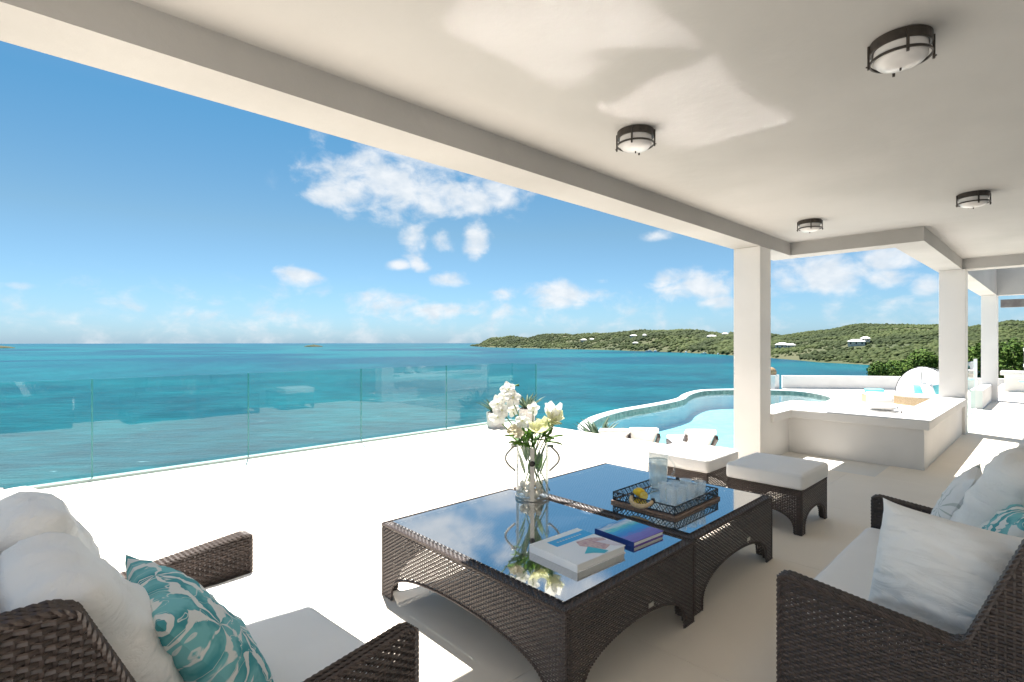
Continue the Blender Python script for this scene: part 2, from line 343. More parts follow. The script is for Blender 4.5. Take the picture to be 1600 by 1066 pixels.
# ------------------------------------------------------------------ mesh building
class MB:
    def __init__(s): s.v = []; s.f = []; s.n = 0; s.mi = []
    def add(s, V, F):
        V = np.asarray(V, float).reshape(-1, 3); s.v.append(V)
        s.f.extend([[i + s.n for i in q] for q in F]); s.n += len(V); return s
    def addq(s, V, Q):
        V = np.asarray(V, float).reshape(-1, 3); s.v.append(V); s.f.extend((np.asarray(Q, int) + s.n).tolist()); s.n += len(V); return s
    def box(s, x0, x1, y0, y1, z0, z1):
        V = [(x, y, z) for x in (x0, x1) for y in (y0, y1) for z in (z0, z1)]
        return s.add(V, [(0, 1, 3, 2), (4, 6, 7, 5), (0, 4, 5, 1), (2, 3, 7, 6), (0, 2, 6, 4), (1, 5, 7, 3)])
    def grid(s, P, closed_u=False):
        P = np.asarray(P, float); n, m = P.shape[:2]; idx = np.arange(n * m).reshape(n, m)
        if closed_u: idx = np.vstack([idx, idx[:1]])
        q = np.stack([idx[:-1, :-1], idx[1:, :-1], idx[1:, 1:], idx[:-1, 1:]], -1).reshape(-1, 4)
        return s.addq(P.reshape(-1, 3), q)
    def tube(s, pts, r, seg=8, cap=True):
        pts = [Vector(p) for p in pts]; n = len(pts)
        rs = r if hasattr(r, '__len__') else [r] * n
        up = Vector((0, 0, 1)); P = []
        t0 = (pts[1] - pts[0]).normalized()
        a = t0.orthogonal().normalized() if abs(t0.z) > .9 else t0.cross(up).normalized()
        for i in range(n):
            t = (pts[min(i + 1, n - 1)] - pts[max(i - 1, 0)]).normalized()
            a = (a - t * a.dot(t)).normalized(); b = t.cross(a)
            P.append([pts[i] + (a * math.cos(k * 2 * math.pi / seg) + b * math.sin(k * 2 * math.pi / seg)) * rs[i] for k in range(seg)])
        base = s.n
        A = np.array([[tuple(p) for p in row] for row in P]).transpose(1, 0, 2)
        s.grid(A, True)
        if cap:
            s.f.append([base + k * n for k in range(seg)][::-1]); s.f.append([base + k * n + n - 1 for k in range(seg)])
        return s
    def lathe(s, prof, seg=32, c=(0, 0, 0)):
        P = [[(c[0] + r * math.cos(2 * math.pi * k / seg), c[1] + r * math.sin(2 * math.pi * k / seg), c[2] + z) for (r, z) in prof] for k in range(seg)]
        return s.grid(P, True)
    def prism(s, poly, z0, z1):
        n = len(poly); V = [(p[0], p[1], z0) for p in poly] + [(p[0], p[1], z1) for p in poly]
        F = [list(range(n))[::-1], list(range(n, 2 * n))] + [(i, (i + 1) % n, n + (i + 1) % n, n + i) for i in range(n)]
        return s.add(V, F)
    def rope(s, pts, r=.008, pitch=.03, strands=2, seg=5):
        pts = np.array([tuple(p) for p in pts], float)
        d = np.r_[0, np.cumsum(np.linalg.norm(np.diff(pts, axis=0), axis=1))]
        n = max(8, int(d[-1] / (pitch / 6)))
        u = np.linspace(0, d[-1], n); Q = np.stack([np.interp(u, d, pts[:, k]) for k in range(3)], 1)
        T = np.gradient(Q, axis=0); T /= np.linalg.norm(T, axis=1)[:, None] + 1e-9
        ref = np.array([.31, .22, .92]); A = np.cross(T, ref); A /= np.linalg.norm(A, axis=1)[:, None] + 1e-9; B = np.cross(T, A)
        for k in range(strands):
            ph = 2 * math.pi * (u / pitch + k / strands)
            C = Q + (A * np.cos(ph)[:, None] + B * np.sin(ph)[:, None]) * r * .5
            ang = np.arange(seg) * 2 * math.pi / seg
            P = C[None] + (A[None] * np.cos(ang)[:, None, None] + B[None] * np.sin(ang)[:, None, None]) * r * .62
            s.grid(P, True)
        return s
    def weave(s, o, eu, ev, W_, H_, poly=None, pr=.0100, ps=.0175, amp=.0030):
        o, eu, ev = (np.array(a, float) for a in (o, eu, ev)); en = np.cross(eu, ev)
        def inside(U, V):
            if poly is None: return np.ones(U.shape, bool)
            c = np.zeros(U.shape, bool); n = len(poly)
            for i in range(n):
                x1, y1 = poly[i]; x2, y2 = poly[i - 1]
                if y1 == y2: continue
                k = ((y1 > V) != (y2 > V)) & (U < (x2 - x1) * (V - y1) / (y2 - y1) + x1); c ^= k
            return c
        nr = int(H_ / pr); pr = H_ / nr; ns = max(2, int(round(W_ / ps))); ps = W_ / ns
        nu = ns * 2 + 1; U = np.linspace(0, W_, nu); J = np.arange(nr); Vc = (J + .5) * pr
        jit = rng.normal(0, .0006, (nr, nu))
        UU = np.broadcast_to(U, (nr, nu)); VV = Vc[:, None] + jit
        off = amp * np.cos(math.pi * UU / ps + math.pi * J[:, None])
        hh = pr * .47
        rows = []
        for dv, dn in ((-hh, -.0016), (0, .0014), (hh, -.0016)):
            sg = np.where(off >= 0, 1, -1)
            rows.append(o + UU[..., None] * eu + (VV + dv)[..., None] * ev + (off + dn)[..., None] * en)
        P = np.stack(rows, 2)                                  # nr,nu,3,3
        idx = np.arange(nr * nu * 3).reshape(nr, nu, 3)
        q = np.stack([idx[:, :-1, :-1], idx[:, 1:, :-1], idx[:, 1:, 1:], idx[:, :-1, 1:]], -1)
        ins = inside(UU, VV); keep = ins[:, :-1] & ins[:, 1:]
        q = q[keep].reshape(-1, 4)
        s.addq(P.reshape(-1, 3), q)
        # upright stakes
        Us = (np.arange(ns + 1)) * ps; Vs = np.linspace(0, H_, max(3, nr // 2))
        UU2, VV2 = np.meshgrid(Us, Vs, indexing='ij'); w = .0034
        P = np.stack([o + (UU2 + dw)[..., None] * eu + VV2[..., None] * ev for dw in (-w, w)], 2)
        idx = np.arange(P.shape[0] * P.shape[1] * 2).reshape(P.shape[0], P.shape[1], 2)
        q = np.stack([idx[:, :-1, 0], idx[:, :-1, 1], idx[:, 1:, 1], idx[:, 1:, 0]], -1)
        ins = inside(np.clip(UU2, .001, W_ - .001), VV2); keep = ins[:, :-1] & ins[:, 1:]
        s.addq(P.reshape(-1, 3), q[keep].reshape(-1, 4)); return s
    def build(s, name, m, parent=None, smooth=False, loc=None, bevel=0.0, drop=True):
        me = bpy.data.meshes.new(name); V = np.concatenate(s.v) if s.v else np.zeros((0, 3))
        if drop and len(V) > 2000:
            used = np.zeros(len(V), bool); used[np.fromiter((i for f in s.f for i in f), int)] = True
            if not used.all():
                remap = np.cumsum(used) - 1; V = V[used]; s.f = [[int(remap[i]) for i in f] for f in s.f]
        me.from_pydata(V.tolist(), [], s.f); me.materials.append(M[m] if isinstance(m, str) else m)
        if bevel:
            bm = bmesh.new(); bm.from_mesh(me); bmesh.ops.bevel(bm, geom=bm.edges[:], offset=bevel, segments=2, affect='EDGES', profile=.6)
            bm.to_mesh(me); bm.free()
        if smooth: me.polygons.foreach_set('use_smooth', [True] * len(me.polygons))
        me.update(); ob = bpy.data.objects.new(name, me); COL.objects.link(ob)
        if parent is not None: ob.parent = parent
        if loc is not None: ob.location = loc
        return ob

def tag(o, label=None, cat=None, group=None, kind=None):
    if label: o['label'] = label
    if cat: o['category'] = cat
    if group: o['group'] = group
    if kind: o['kind'] = kind
    return o
def thing(name, label, cat, loc=(0, 0, 0), rz=0.0, group=None):
    o = bpy.data.objects.new(name, None); COL.objects.link(o); o.empty_display_size = .1
    o.location = loc; o.rotation_euler = (0, 0, rz); return tag(o, label, cat, group)
def copy_tree(o, parent=None):
    c = o.copy(); COL.objects.link(c); c.parent = parent
    for ch in list(o.children): copy_tree(ch, c)
    return c
def box(name, m, parent, *b, bevel=0.0, loc=None): return MB().box(*b).build(name, m, parent, bevel=bevel, loc=loc)

def rbox(sx, sy, sz, r, crown=0.0, wr=0.0, seed=0, n=18):
    """soft boxed cushion, base at z=0, centred in x,y"""
    bm = bmesh.new(); bmesh.ops.create_cube(bm, size=1.0)
    bmesh.ops.scale(bm, vec=(sx, sy, sz), verts=bm.verts); bmesh.ops.translate(bm, vec=(0, 0, sz / 2), verts=bm.verts)
    bmesh.ops.bevel(bm, geom=bm.edges[:], offset=r, segments=4, affect='EDGES', profile=.5)
    bmesh.ops.subdivide_edges(bm, edges=[e for e in bm.edges if e.calc_length() > .12], cuts=n, use_grid_fill=True)
    for v in bm.verts:
        x, y = v.co.x / (sx / 2), v.co.y / (sy / 2)
        if crown: v.co.z += crown * max(0, 1 - x * x) * max(0, 1 - y * y) * (1 if v.co.z > sz * .5 else 0)
        if wr:
            q = v.co * 5 + Vector((seed, seed * 2.3, 0)); d = mnoise.fractal(Vector((q.x * .7, q.y * 1.8, q.z * 1.2)), .8, 2.2, 4)
            v.co += v.co.normalized() * wr * d
    mb = MB(); bm.verts.index_update(); mb.add([tuple(v.co) for v in bm.verts], [[v.index for v in f.verts] for f in bm.faces]); bm.free(); return mb

def pillow(Wd, Hd, T, seed=0, n=34, wr=.006, pinch=.07):
    """throw pillow lying in its local x,y plane, seam at z=0"""
    u = np.linspace(-1, 1, n); U, V = np.meshgrid(u, u, indexing='ij')
    th = T / 2 * (np.clip(1 - np.abs(U) ** 2.6, 0, 1) ** .55) * (np.clip(1 - np.abs(V) ** 2.6, 0, 1) ** .55)
    X = U * Wd / 2 * (1 - pinch * (1 - V ** 4) * np.abs(U) ** 2); Y = V * Hd / 2 * (1 - pinch * (1 - U ** 4) * np.abs(V) ** 2)
    mb = MB()
    for sgn in (1, -1):
        Z = np.zeros_like(U)
        for i in range(n):
            for j in range(n):
                x, y = U[i, j], V[i, j]; ed = min(1, max(0, 1 - max(abs(x), abs(y))) * 5)
                w = mnoise.fractal(Vector((x * 1.3 + seed, y * 4.6 + x * x * 1.5, sgn * 3 + seed)), .9, 2.1, 4)
                w2 = mnoise.noise(Vector((x * 2.0 + seed * 3, y * 1.4, sgn)))
                fold = abs(mnoise.noise(Vector((x * 1.2 - seed, y * 6.5 + x * 2.0, sgn * 2)))) - .25
                Z[i, j] = sgn * (th[i, j] * (1 + .10 * w2) + ed * (wr * w - wr * 1.4 * fold * max(abs(x), .25)))
        P = np.stack([X, Y, Z], -1)
        if sgn < 0: P = P[::-1]
        mb.grid(P)
    return mb

# ================================================================== THE SETTING
SEA_Z = -16.5
def disc(name, m, r, z, n=160, rings=(0, 60, 200, 600, 1500, 3500, 7400)):
    mb = MB(); P = [[(rr * math.cos(2 * math.pi * k / n), rr * math.sin(2 * math.pi * k / n), 0) for rr in [max(q, .01) for q in rings]] for k in range(n)]
    mb.grid(np.array(P)[::-1], True); return mb.build(name, m, loc=(0, 0, z))
tag(disc('sea', 'sea', 7400, SEA_Z), kind='structure')
tag(disc('seabed', 'sand', 7400, SEA_Z - 12, rings=(0, 1000, 7390)), kind='structure')

# land masses: shoreline and ridge as bearings/distances
def land(name, shore, ridge, rows=26, cols=150, seed=1, back=.5, rough=1.0):
    """shore: (bearing px, distance), ridge: (bearing px, distance, height above the sea)"""
    sx = np.array([s[0] for s in shore], float); sd = np.array([s[1] for s in shore], float)
    rx = np.array([s[0] for s in ridge], float); rd = np.array([s[1] for s in ridge], float); rh = np.array([s[2] for s in ridge], float)
    px = np.linspace(sx[0], sx[-1], cols); S = np.interp(px, sx, sd); D = np.interp(px, rx, rd); H = np.interp(px, rx, rh)
    P = np.zeros((cols, rows + 8, 3))
    for i in range(cols):
        for j in range(rows + 8):
            t = j / (rows - 1)
            dist = S[i] + (D[i] - S[i]) * t
            h = H[i] * (math.sin(min(t, 1) * math.pi / 2) ** 1.15 if t <= 1 else max(0.0, 1 - (t - 1) / back * .8))
            p = far(px[i], dist)
            nz = mnoise.fractal(Vector((p.x * .006 + seed, p.y * .006, seed)), 1, 2, 5) * 5.5 * rough * min(1, t * 3) + (.25 if t > .02 else -.9) + min(t, .08) * 22
            P[i, j] = (p.x, p.y, SEA_Z + max(-1.0, h + nz * min(1.0, H[i] / 14)))
    ob = MB().grid(P[::-1]).build(name, 'hill', smooth=True); tag(ob, kind='structure'); return P
land_far = land('hills', [(735, 2300), (760, 1740), (820, 1500), (900, 1285), (1000, 1018), (1060, 900), (1100, 800), (1147, 690), (1230, 640), (1330, 640)],
    [(735, 2400, 1), (752, 2200, 8), (770, 2050, 31), (800, 1980, 36), (822, 1900, 28), (850, 1800, 43), (900, 1650, 36), (950, 1500, 38), (1000, 1330, 43), (1040, 1200, 38), (1075, 1150, 38), (1110, 1080, 33), (1147, 1000, 30), (1205, 930, 25), (1240, 900, 18), (1330, 900, 6)], seed=3)
land_near = land('hillside', [(1195, 610), (1205, 580), (1240, 520), (1280, 454), (1360, 404), (1420, 364), (1550, 324), (1680, 300)],
    [(1195, 800, 8), (1212, 900, 24), (1250, 980, 30), (1300, 1020, 38), (1340, 1040, 46), (1370, 1040, 48), (1420, 1020, 46), (1467, 1000, 44), (1515, 980, 39), (1575, 960, 49), (1600, 960, 48), (1680, 960, 50)], seed=9)

def scrub(name, P, n, smin, smax, label, seed):
    r = np.random.default_rng(seed); mb = MB()
    ico = [(0, 0, 1)] + [(math.cos(a) * .9, math.sin(a) * .9, .45) for a in np.arange(5) * 1.2566] + [(math.cos(a + .63), math.sin(a + .63), -.35) for a in np.arange(5) * 1.2566]
    F = [(0, 1 + i, 1 + (i + 1) % 5) for i in range(5)] + [(1 + i, 6 + i, 1 + (i + 1) % 5) for i in range(5)] + [(1 + (i + 1) % 5, 6 + i, 6 + (i + 1) % 5) for i in range(5)]
    ico = np.array(ico); c, rw = P.shape[:2]; k = 0
    while k < n:
        i = r.integers(0, c - 1); jf = r.random() ** .85 * (rw - 9); j = int(jf)
        a, b = r.random(2); p = P[i, j] * (1 - a) * (1 - b) + P[i + 1, j] * a * (1 - b) + P[i, j + 1] * (1 - a) * b + P[i + 1, j + 1] * a * b
        if p[2] < SEA_Z + 1.0: k += .2; continue
        if mnoise.noise(Vector((p[0] * .012, p[1] * .012, seed))) < -.18 and r.random() < .75: k += .3; continue
        sz = smin + (smax - smin) * r.random() ** 2
        V = ico * sz * (1 + r.normal(0, .16, (11, 1))) * np.array([1.15, 1.15, .85]) + p + np.array([0, 0, sz * .25])
        mb.add(V, F); k += 1
    tag(mb.build(name, 'scrub', smooth=True, drop=False), label, 'trees', kind='stuff')
scrub('far_woodland', land_far, 14000, 1.4, 4.6, 'dark green scrub covering the far headland across the bay', 21)
scrub('hillside_woodland', land_near, 20000, .8, 2.7, 'olive green scrub covering the long hill on the right', 22)

def islet(px, d, w, h, label):
    p = far(px, d, SEA_Z - .4); mb = MB(); n = 28; P = []
    for k in range(n):
        a = 2 * math.pi * k / n; row = []
        for q in range(7):
            t = q / 6; rr = (1 - t ** 1.5) * (1 + .22 * mnoise.noise(Vector((math.cos(a) * 2 + px, math.sin(a) * 2, t * 2))))
            row.append((math.cos(a) * w * rr, math.sin(a) * w * .6 * rr, h * t ** .8 + .3 * mnoise.noise(Vector((a * 2, t * 5, px)))))
        P.append(row)
    o = mb.grid(P, True).build('islet', 'scrubdark', loc=p, smooth=True)
    tag(o, kind='structure'); return o
islet(490, 1950, 36, 9, ''); islet(-6, 1500, 40, 9, '')

# terrace, pool deck, cliff
floor = tag(box('terrace_floor', 'joint', None, -7.0, 6.93, -2.6, 7.36, -.9, -.012), kind='structure')
tw = 1.19; k = 0
tile_me = None
def floor_tiles(parent, x0, x1, y0, y1, nx, ny):
    global tile_me
    dx, dy = (x1 - x0) / nx, (y1 - y0) / ny; g = .0012
    src = None
    for i in range(nx):
        for j in range(ny):
            if src is None:
                src = MB().box(g, dx - g, g, dy - g, -.010, 0).build('slab', 'floor', parent, loc=(x0, y0, 0)); continue
            o = src.copy(); COL.objects.link(o); o.location = (x0 + i * dx, y0 + j * dy, 0)
floor_tiles(floor, -7.0, 6.95, -2.6, 7.38, 9, 7)
walk = tag(box('walkway', 'joint', None, 6.95, 26.0, -2.6, 1.40, -.9, -.012), kind='structure')
floor_tiles(walk, 6.95, 26.0, -2.6, 1.42, 13, 3)
tag(box('walkway_return', 'deckwhite', None, 6.95, 7.9, 1.42, 3.0, -.9, -.002), kind='structure')
# rock below the terrace
cl_ = MB(); ring = [(-9, -12), (40, -12), (40, 4), (34, 5.4), (30, 9.4), (24, 11.5), (15, 10.4), (11.6, 9.4), (9.5, 7.6), (6.6, 7.0), (-9, 7.0)]
V0 = [(x, y, -2.3) for x, y in ring]; cxm, cym = 10, 0
V1 = [(x, y, SEA_Z - 3) for x, y in ring]
n_ = len(ring); cl_.add(V0 + V1, [list(range(n_))] + [(i, n_ + i, n_ + (i + 1) % n_, (i + 1) % n_) for i in range(n_)])
tag(cl_.build('cliff', 'rock'), kind='structure')

# pool -------------------------------------------------------------
PZ = -.9
outer = [(11.2, 8.6), (11.55, 9.35), (12.4, 9.95), (13.67, 10.5), (15.5, 10.92), (17.2, 11.0), (19.0, 11.1), (20.6, 11.35), (22.2, 11.95), (23.9, 12.4), (25.3, 12.45),
         (26.8, 11.6), (28.0, 10.2), (28.4, 9.2), (28.1, 8.2), (27.0, 7.15), (25.7, 6.5), (23.6, 6.25), (21.5, 6.75), (20.3, 7.2), (18.6, 6.9), (16.5, 5.6), (14.0, 4.4), (11.8, 4.2), (10.7, 5.2), (10.7, 7.0)]
def smooth_closed(pts, k=6):
    P = [Vector((x, y, 0)) for x, y in pts]; n = len(P); out = []
    for i in range(n):
        p0, p1, p2, p3 = P[i - 1], P[i], P[(i + 1) % n], P[(i + 2) % n]
        for j in range(k):
            t = j / k; out.append(.5 * ((2 * p1) + (p2 - p0) * t + (2 * p0 - 5 * p1 + 4 * p2 - p3) * t * t + (3 * p1 - p0 - 3 * p2 + p3) * t ** 3))
    return out
oc = smooth_closed(outer); nO = len(oc)
ctr = sum(oc, Vector()) / nO
def offset(c, d):
    out = []; n = len(c)
    for i in range(n):
        t = (c[(i + 1) % n] - c[i - 1]).normalized(); nn = Vector((-t.y, t.x, 0)); out.append(c[i] + nn * d)
    return out
area = sum(oc[i].x * oc[(i + 1) % nO].y - oc[(i + 1) % nO].x * oc[i].y for i in range(nO))
sg = 1 if area > 0 else -1
ic = offset(oc, sg * .34)
def ringmesh(A, B, za, zb):
    n = len(A); V = [(p.x, p.y, za) for p in A] + [(p.x, p.y, zb) for p in B]
    return V, [(i, (i + 1) % n, n + (i + 1) % n, n + i) for i in range(n)]
pool = thing('swimming_pool', 'curving turquoise swimming pool with white raised coping above the sea', 'pool', (ctr.x, ctr.y, PZ))
def rel(V): return [(x - ctr.x, y - ctr.y, z - PZ) for x, y, z in V]
def pring(name, m, specs):
    mb = MB()
    for A, B, za, zb in specs:
        V, F = ringmesh(A, B, za, zb); mb.add(rel(V), F)
    return mb.build(name, m, pool, smooth=False)
ou2 = offset(oc, -sg * .03); in2 = offset(ic, -sg * .0)
pring('coping', 'plaster', [(oc, oc, PZ - 1.35, PZ - .03), (oc, offset(oc, sg * .03), PZ - .03, PZ), (offset(oc, sg * .03), offset(ic, -sg * .03), PZ, PZ), (offset(ic, -sg * .03), ic, PZ, PZ - .03), (ic, ic, PZ - .03, PZ - .045)])
def tileband():
    m, t, p = mat('mosaic_band', (.4, .4, .36), .35)
    br = N(t, 'ShaderNodeTexVoronoi', i_Scale=9.0); L(t, objco(t), br.inputs['Vector'])
    s = N(t, 'ShaderNodeSeparateXYZ'); L(t, br.outputs['Color'], s.inputs[0])
    L(t, mixcol(t, s.outputs[0], (.15, .17, .155), (.36, .34, .285)), p.inputs['Base Color']); return m
M['mosaic'] = tileband()
i3 = offset(ic, -sg * .004)
pring('tile_band', 'mosaic', [(ic, ic, PZ - .045, PZ - .30)])
def poolfloor():
    m, t, p = mat('pool_plaster', (.55, .80, .82), .8)
    n = noise(t, objco(t), 1.2, 3, .5, 1.5)
    L(t, mixcol(t, maprange(t, n, .3, .7), (.235, .455, .47), (.30, .52, .53)), p.inputs['Base Color']); return m
M['poolfloor'] = poolfloor()
mbf = MB(); V, F = ringmesh(ic, ic, PZ - .30, PZ - .95); mbf.add(rel(V), F)
def fan(c, z): return rel([(p.x, p.y, z) for p in c]), [tuple(t) for t in tessellate_polygon([c])]
V, F = fan(ic, PZ - .95); mbf.add(V, F); mbf.build('basin', 'poolfloor', pool)
def up_faces(V, F):
    out = []
    for f in F:
        a, b, c = (Vector(V[i]) for i in f); out.append(f if (b - a).cross(c - a).z > 0 else f[::-1])
    return out
V, F = fan(ic, PZ - .16); mbw = MB().add(V, up_faces(V, F)); mbw.build('water', 'poolwater', pool)
pw = M['poolwater'].node_tree
bpn = N(pw, 'ShaderNodeBump', i_Strength=.25, i_Distance=.05); L(pw, noise(pw, objco(pw), 3.0, 3), bpn.inputs['Height'])
for n in pw.nodes:
    if n.type in ('BSDF_GLOSSY', 'FRESNEL'): L(pw, bpn.outputs[0], n.inputs['Normal'])
# pool deck with the pool cut out
dk = [Vector(p).to_3d() for p in [(6.98, 3.0), (7.9, 3.0), (7.9, 1.42), (36, 1.42), (36, 3.2), (31.9, 6.2), (28.9, 9.9), (28.45, 10.6)]]
# the sea side of the deck follows the outer coping from the wall pillar round to the near left corner
i_a = min(range(nO), key=lambda i: (oc[i] - Vector((28.2, 9.9, 0))).length); i_b = min(range(nO), key=lambda i: (oc[i] - Vector((11.2, 8.6, 0))).length)
seq = [oc[i % nO] for i in range(i_a, i_b - 1, -1)]
seq2 = [oc[i % nO] for i in range(i_a, i_b + nO + 1)]
land_side = seq2 if sum(p.y for p in seq2) / len(seq2) < sum(p.y for p in seq) / len(seq) else seq
poly = dk[:-1] + land_side + [Vector((9.6, 8.2, 0)), Vector((6.98, 7.3, 0))]
dv = [(p.x, p.y, PZ - .006) for p in poly]; df_ = [tuple(t) for t in tessellate_polygon([poly])]
tag(MB().add(dv, up_faces(dv, df_)).build('pool_deck', 'deckwhite'), kind='structure')

# ================================================================== VILLA: ceiling, beams, columns
ZB, ZC, ZT = 2.68, 2.85, 3.15
villa = thing('villa', 'white plastered villa veranda with flat ceiling, deep edge beams and square columns', 'building', (0, 0, 0))
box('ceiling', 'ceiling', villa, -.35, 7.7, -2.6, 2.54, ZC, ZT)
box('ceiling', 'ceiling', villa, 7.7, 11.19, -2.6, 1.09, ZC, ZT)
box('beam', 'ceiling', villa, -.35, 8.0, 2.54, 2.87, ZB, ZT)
box('beam', 'ceiling', villa, -.68, -.35, -1.32, 2.87, ZB, ZT)  # roof end out of view, pulled in so sunlit floor bounces light inward
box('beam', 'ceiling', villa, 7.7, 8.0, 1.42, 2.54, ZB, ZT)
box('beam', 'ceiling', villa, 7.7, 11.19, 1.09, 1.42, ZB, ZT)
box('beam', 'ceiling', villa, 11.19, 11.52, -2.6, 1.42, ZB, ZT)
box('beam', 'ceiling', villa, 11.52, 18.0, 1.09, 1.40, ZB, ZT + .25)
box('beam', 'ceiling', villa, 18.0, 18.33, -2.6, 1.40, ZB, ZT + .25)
for (a, b, c, d, z0) in ((6.66, 7.0, 2.54, 2.87, -.9), (11.15, 11.5, 1.05, 1.385, -.9), (17.95, 18.3, 1.08, 1.385, 0.0), (-.68, -.35, 2.54, 2.87, 0.0)):
    box('column', 'plaster', villa, a, b, c, d, z0, ZB, bevel=.008)
# house front behind the seats, unseen: solid white and close to bounce light
box('wall', 'plaster', villa, -.35, 11.19, -1.62, -1.32, -.01, ZC); box('wall', 'plaster', villa, -7.0, -.35, -1.62, -1.32, -.01, ZT)
for x0 in (-3.2, 4.9):
    f = MB(); w = 1.9
    f.box(x0, x0 + .07, -1.318, -1.27, .001, 2.2).box(x0 + w - .07, x0 + w, -1.318, -1.27, .001, 2.2).box(x0 + .07, x0 + w - .07, -1.318, -1.27, 2.12, 2.2)
    d = f.build('door', 'white', villa); box('leaf', 'white', d, x0 + .075, x0 + w / 2 - .003, -1.317, -1.285, .004, 2.115); box('leaf', 'white', d, x0 + w / 2 + .003, x0 + w - .075, -1.317, -1.285, .004, 2.115)
# pergola beam further along the walkway
tag(box('pergola_beam', 'greywood', None, 22.0, 22.2, -2.6, 1.25, 2.56, 2.80), 'dark grey timber beam spanning the far end of the walkway', 'beam')
pp = tag(box('pergola_post', 'plaster', None, 21.95, 22.25, -3.0, -2.6, 0.0, 2.9), 'white post carrying the dark grey timber beam', 'post')

# low ledge wall with overhanging slab around the notch
lw = thing('ledge_wall', 'low cream wall with thick white slab top between the two columns', 'wall', (7.7, 1.09, 0))
def lbox(name, m, *b, bevel=0.0):
    return box(name, m, lw, b[0] - 7.7, b[1] - 7.7, b[2] - 1.09, b[3] - 1.09, b[4], b[5], bevel=bevel)
lbox('wall', 'plaster', 7.70, 8.80, 1.09, 2.56, 0, .478); lbox('wall', 'plaster', 8.80, 11.15, 1.09, 1.38, 0, .478)
lbox('wall', 'plaster', 7.003, 7.70, 2.56, 2.84, 0, .478)
sb = MB(); pts = [(7.003, 2.50), (7.62, 2.50), (7.62, 1.03), (11.147, 1.03), (11.147, 1.43), (8.86, 1.43), (8.86, 2.90), (7.003, 2.90)]
sb.prism([(x - 7.7, y - 1.09) for x, y in pts], .48, .59); sb.build('slab', 'plaster', lw, bevel=.012)

# glass balustrade on the sea side
bal = thing('glass_balustrade', 'frameless clear glass balustrade along the sea edge of the terrace', 'balustrade', (-2.52, 7.24, 0))
xs = [-2.52, -.94, .65, 2.23, 3.81, 5.39, 6.965]
for a, b in zip(xs[:-1], xs[1:]):
    box('pane', 'railglass', bal, a + .006 + 2.52, b - .006 + 2.52, -.006, .006, .03, 1.10)
box('pane', 'railglass', bal, 6.90 + 2.52, 6.912 + 2.52, -.66, -.03, .03, 1.10)
box('base_channel', 'channel', bal, 0, 6.93 + 2.52, -.05, .05, .001, .028); box('base_channel', 'channel', bal, 6.87 + 2.52, 6.942 + 2.52, -.66, -.052, .001, .028)
def edge_strip():
    for a in xs[1:-1]:
        box('edge', 'railedge', bal, a - .0055 + 2.52, a + .0055 + 2.52, -.0065, .0065, .03, 1.099)
M['railedge'] = mat('glass_edge', (.03, .20, .20), .2)[0]
edge_strip(); box('edge', 'railedge', bal, 6.9 + 2.52, 6.913 + 2.52, -.675, -.661, .03, 1.10)

# glass screen and low wall beside the walkway
g2 = thing('glass_screen', 'clear glass screen beside the walkway behind the second column', 'balustrade', (11.6, 1.3, 0))
for i in range(3): box('pane', 'railglass', g2, .02 + i * 1.32, 1.30 + i * 1.32, -.006, .006, .02, 1.08)
box('base_channel', 'white', g2, 0, 3.98, -.03, .03, .0, .019)
tag(box('parapet', 'plaster', None, 15.62, 17.94, 1.18, 1.38, 0, .42, bevel=.01), 'short white parapet joining the glass screen to the third column', 'wall')
tag(box('gate_post', 'white', None, 15.60, 15.66, 1.27, 1.33, .422, 1.12), 'slim white post at the end of the glass screen', 'post')
# far end of the walkway: ledge and white fence
fl = thing('far_ledge', 'cream ledge with white slab top at the far end of the walkway', 'wall', (21.7, 0, 0))
box('wall', 'plaster', fl, 0, .5, -2.6, 1.15, 0, .498); box('slab', 'plaster', fl, -.08, .58, -2.6, 1.24, .50, .62, bevel=.012)
fe = thing('white_fence', 'white upright slat fence standing on the far ledge', 'fence', (22.0, .75, .62))
for i in range(9): box('slat', 'white', fe, 0, .05, -.12 - i * .22, -.02 - i * .22, 0, .74)
box('rail', 'white', fe, .052, .09, -2.0, 0.0, .60, .70); box('rail', 'white', fe, .052, .09, -2.0, 0.0, .12, .22)
st = thing('side_table', 'small round table with turquoise top in front of the far ledge', 'table', (20.9, .55, 0))
MB().lathe([(0, .0), (.16, .0), (.16, .015), (.02, .03), (.02, .36), (0, .36)], 20).build('base', 'white', st)
MB().lathe([(0, .36), (.25, .36), (.26, .375), (.25, .39), (0, .39)], 28).build('top', 'turq', st)

# ================================================================== CEILING LIGHTS
def ceiling_light():
    t = thing('ceiling_light', '', 'lamp', (0, 0, ZC))
    MB().lathe([(0, -.002), (.150, -.002), (.156, -.004), (.156, -.05), (.150, -.052), (.14, -.05), (.14, -.02)], 48).build('canopy_ring', 'bronze', t, smooth=False)
    MB().lathe([(.134, -.02), (.136, -.09), (.132, -.105), (.11, -.125), (.07, -.138), (0, -.143)], 48).build('glass_bowl', 'milk', t, smooth=True)
    MB().lathe([(.150, -.092), (.150, -.104), (.158, -.104), (.158, -.092), (.150, -.092)], 48).build('band', 'bronze', t)
    for k in range(4):
        a = R(22 + 90 * k); c, s = math.cos(a), math.sin(a)
        b = MB().box(.1565, .168, -.007, .007, -.125, -.008)
        o = b.build('strap', 'bronze', t); o.rotation_euler = (0, 0, a)
        sc_ = MB().lathe([(0, -.114), (.005, -.114), (.005, -.108), (0, -.108)], 8, (.172, 0, 0)).build('screw', 'bronze', o)
    MB().lathe([(0, -.1435), (.006, -.1425), (.006, -.152), (.004, -.156), (0, -.157)], 10).build('finial', 'bronze', t)
    t.scale = (.74, .74, .9)
    return t
cl0 = ceiling_light()
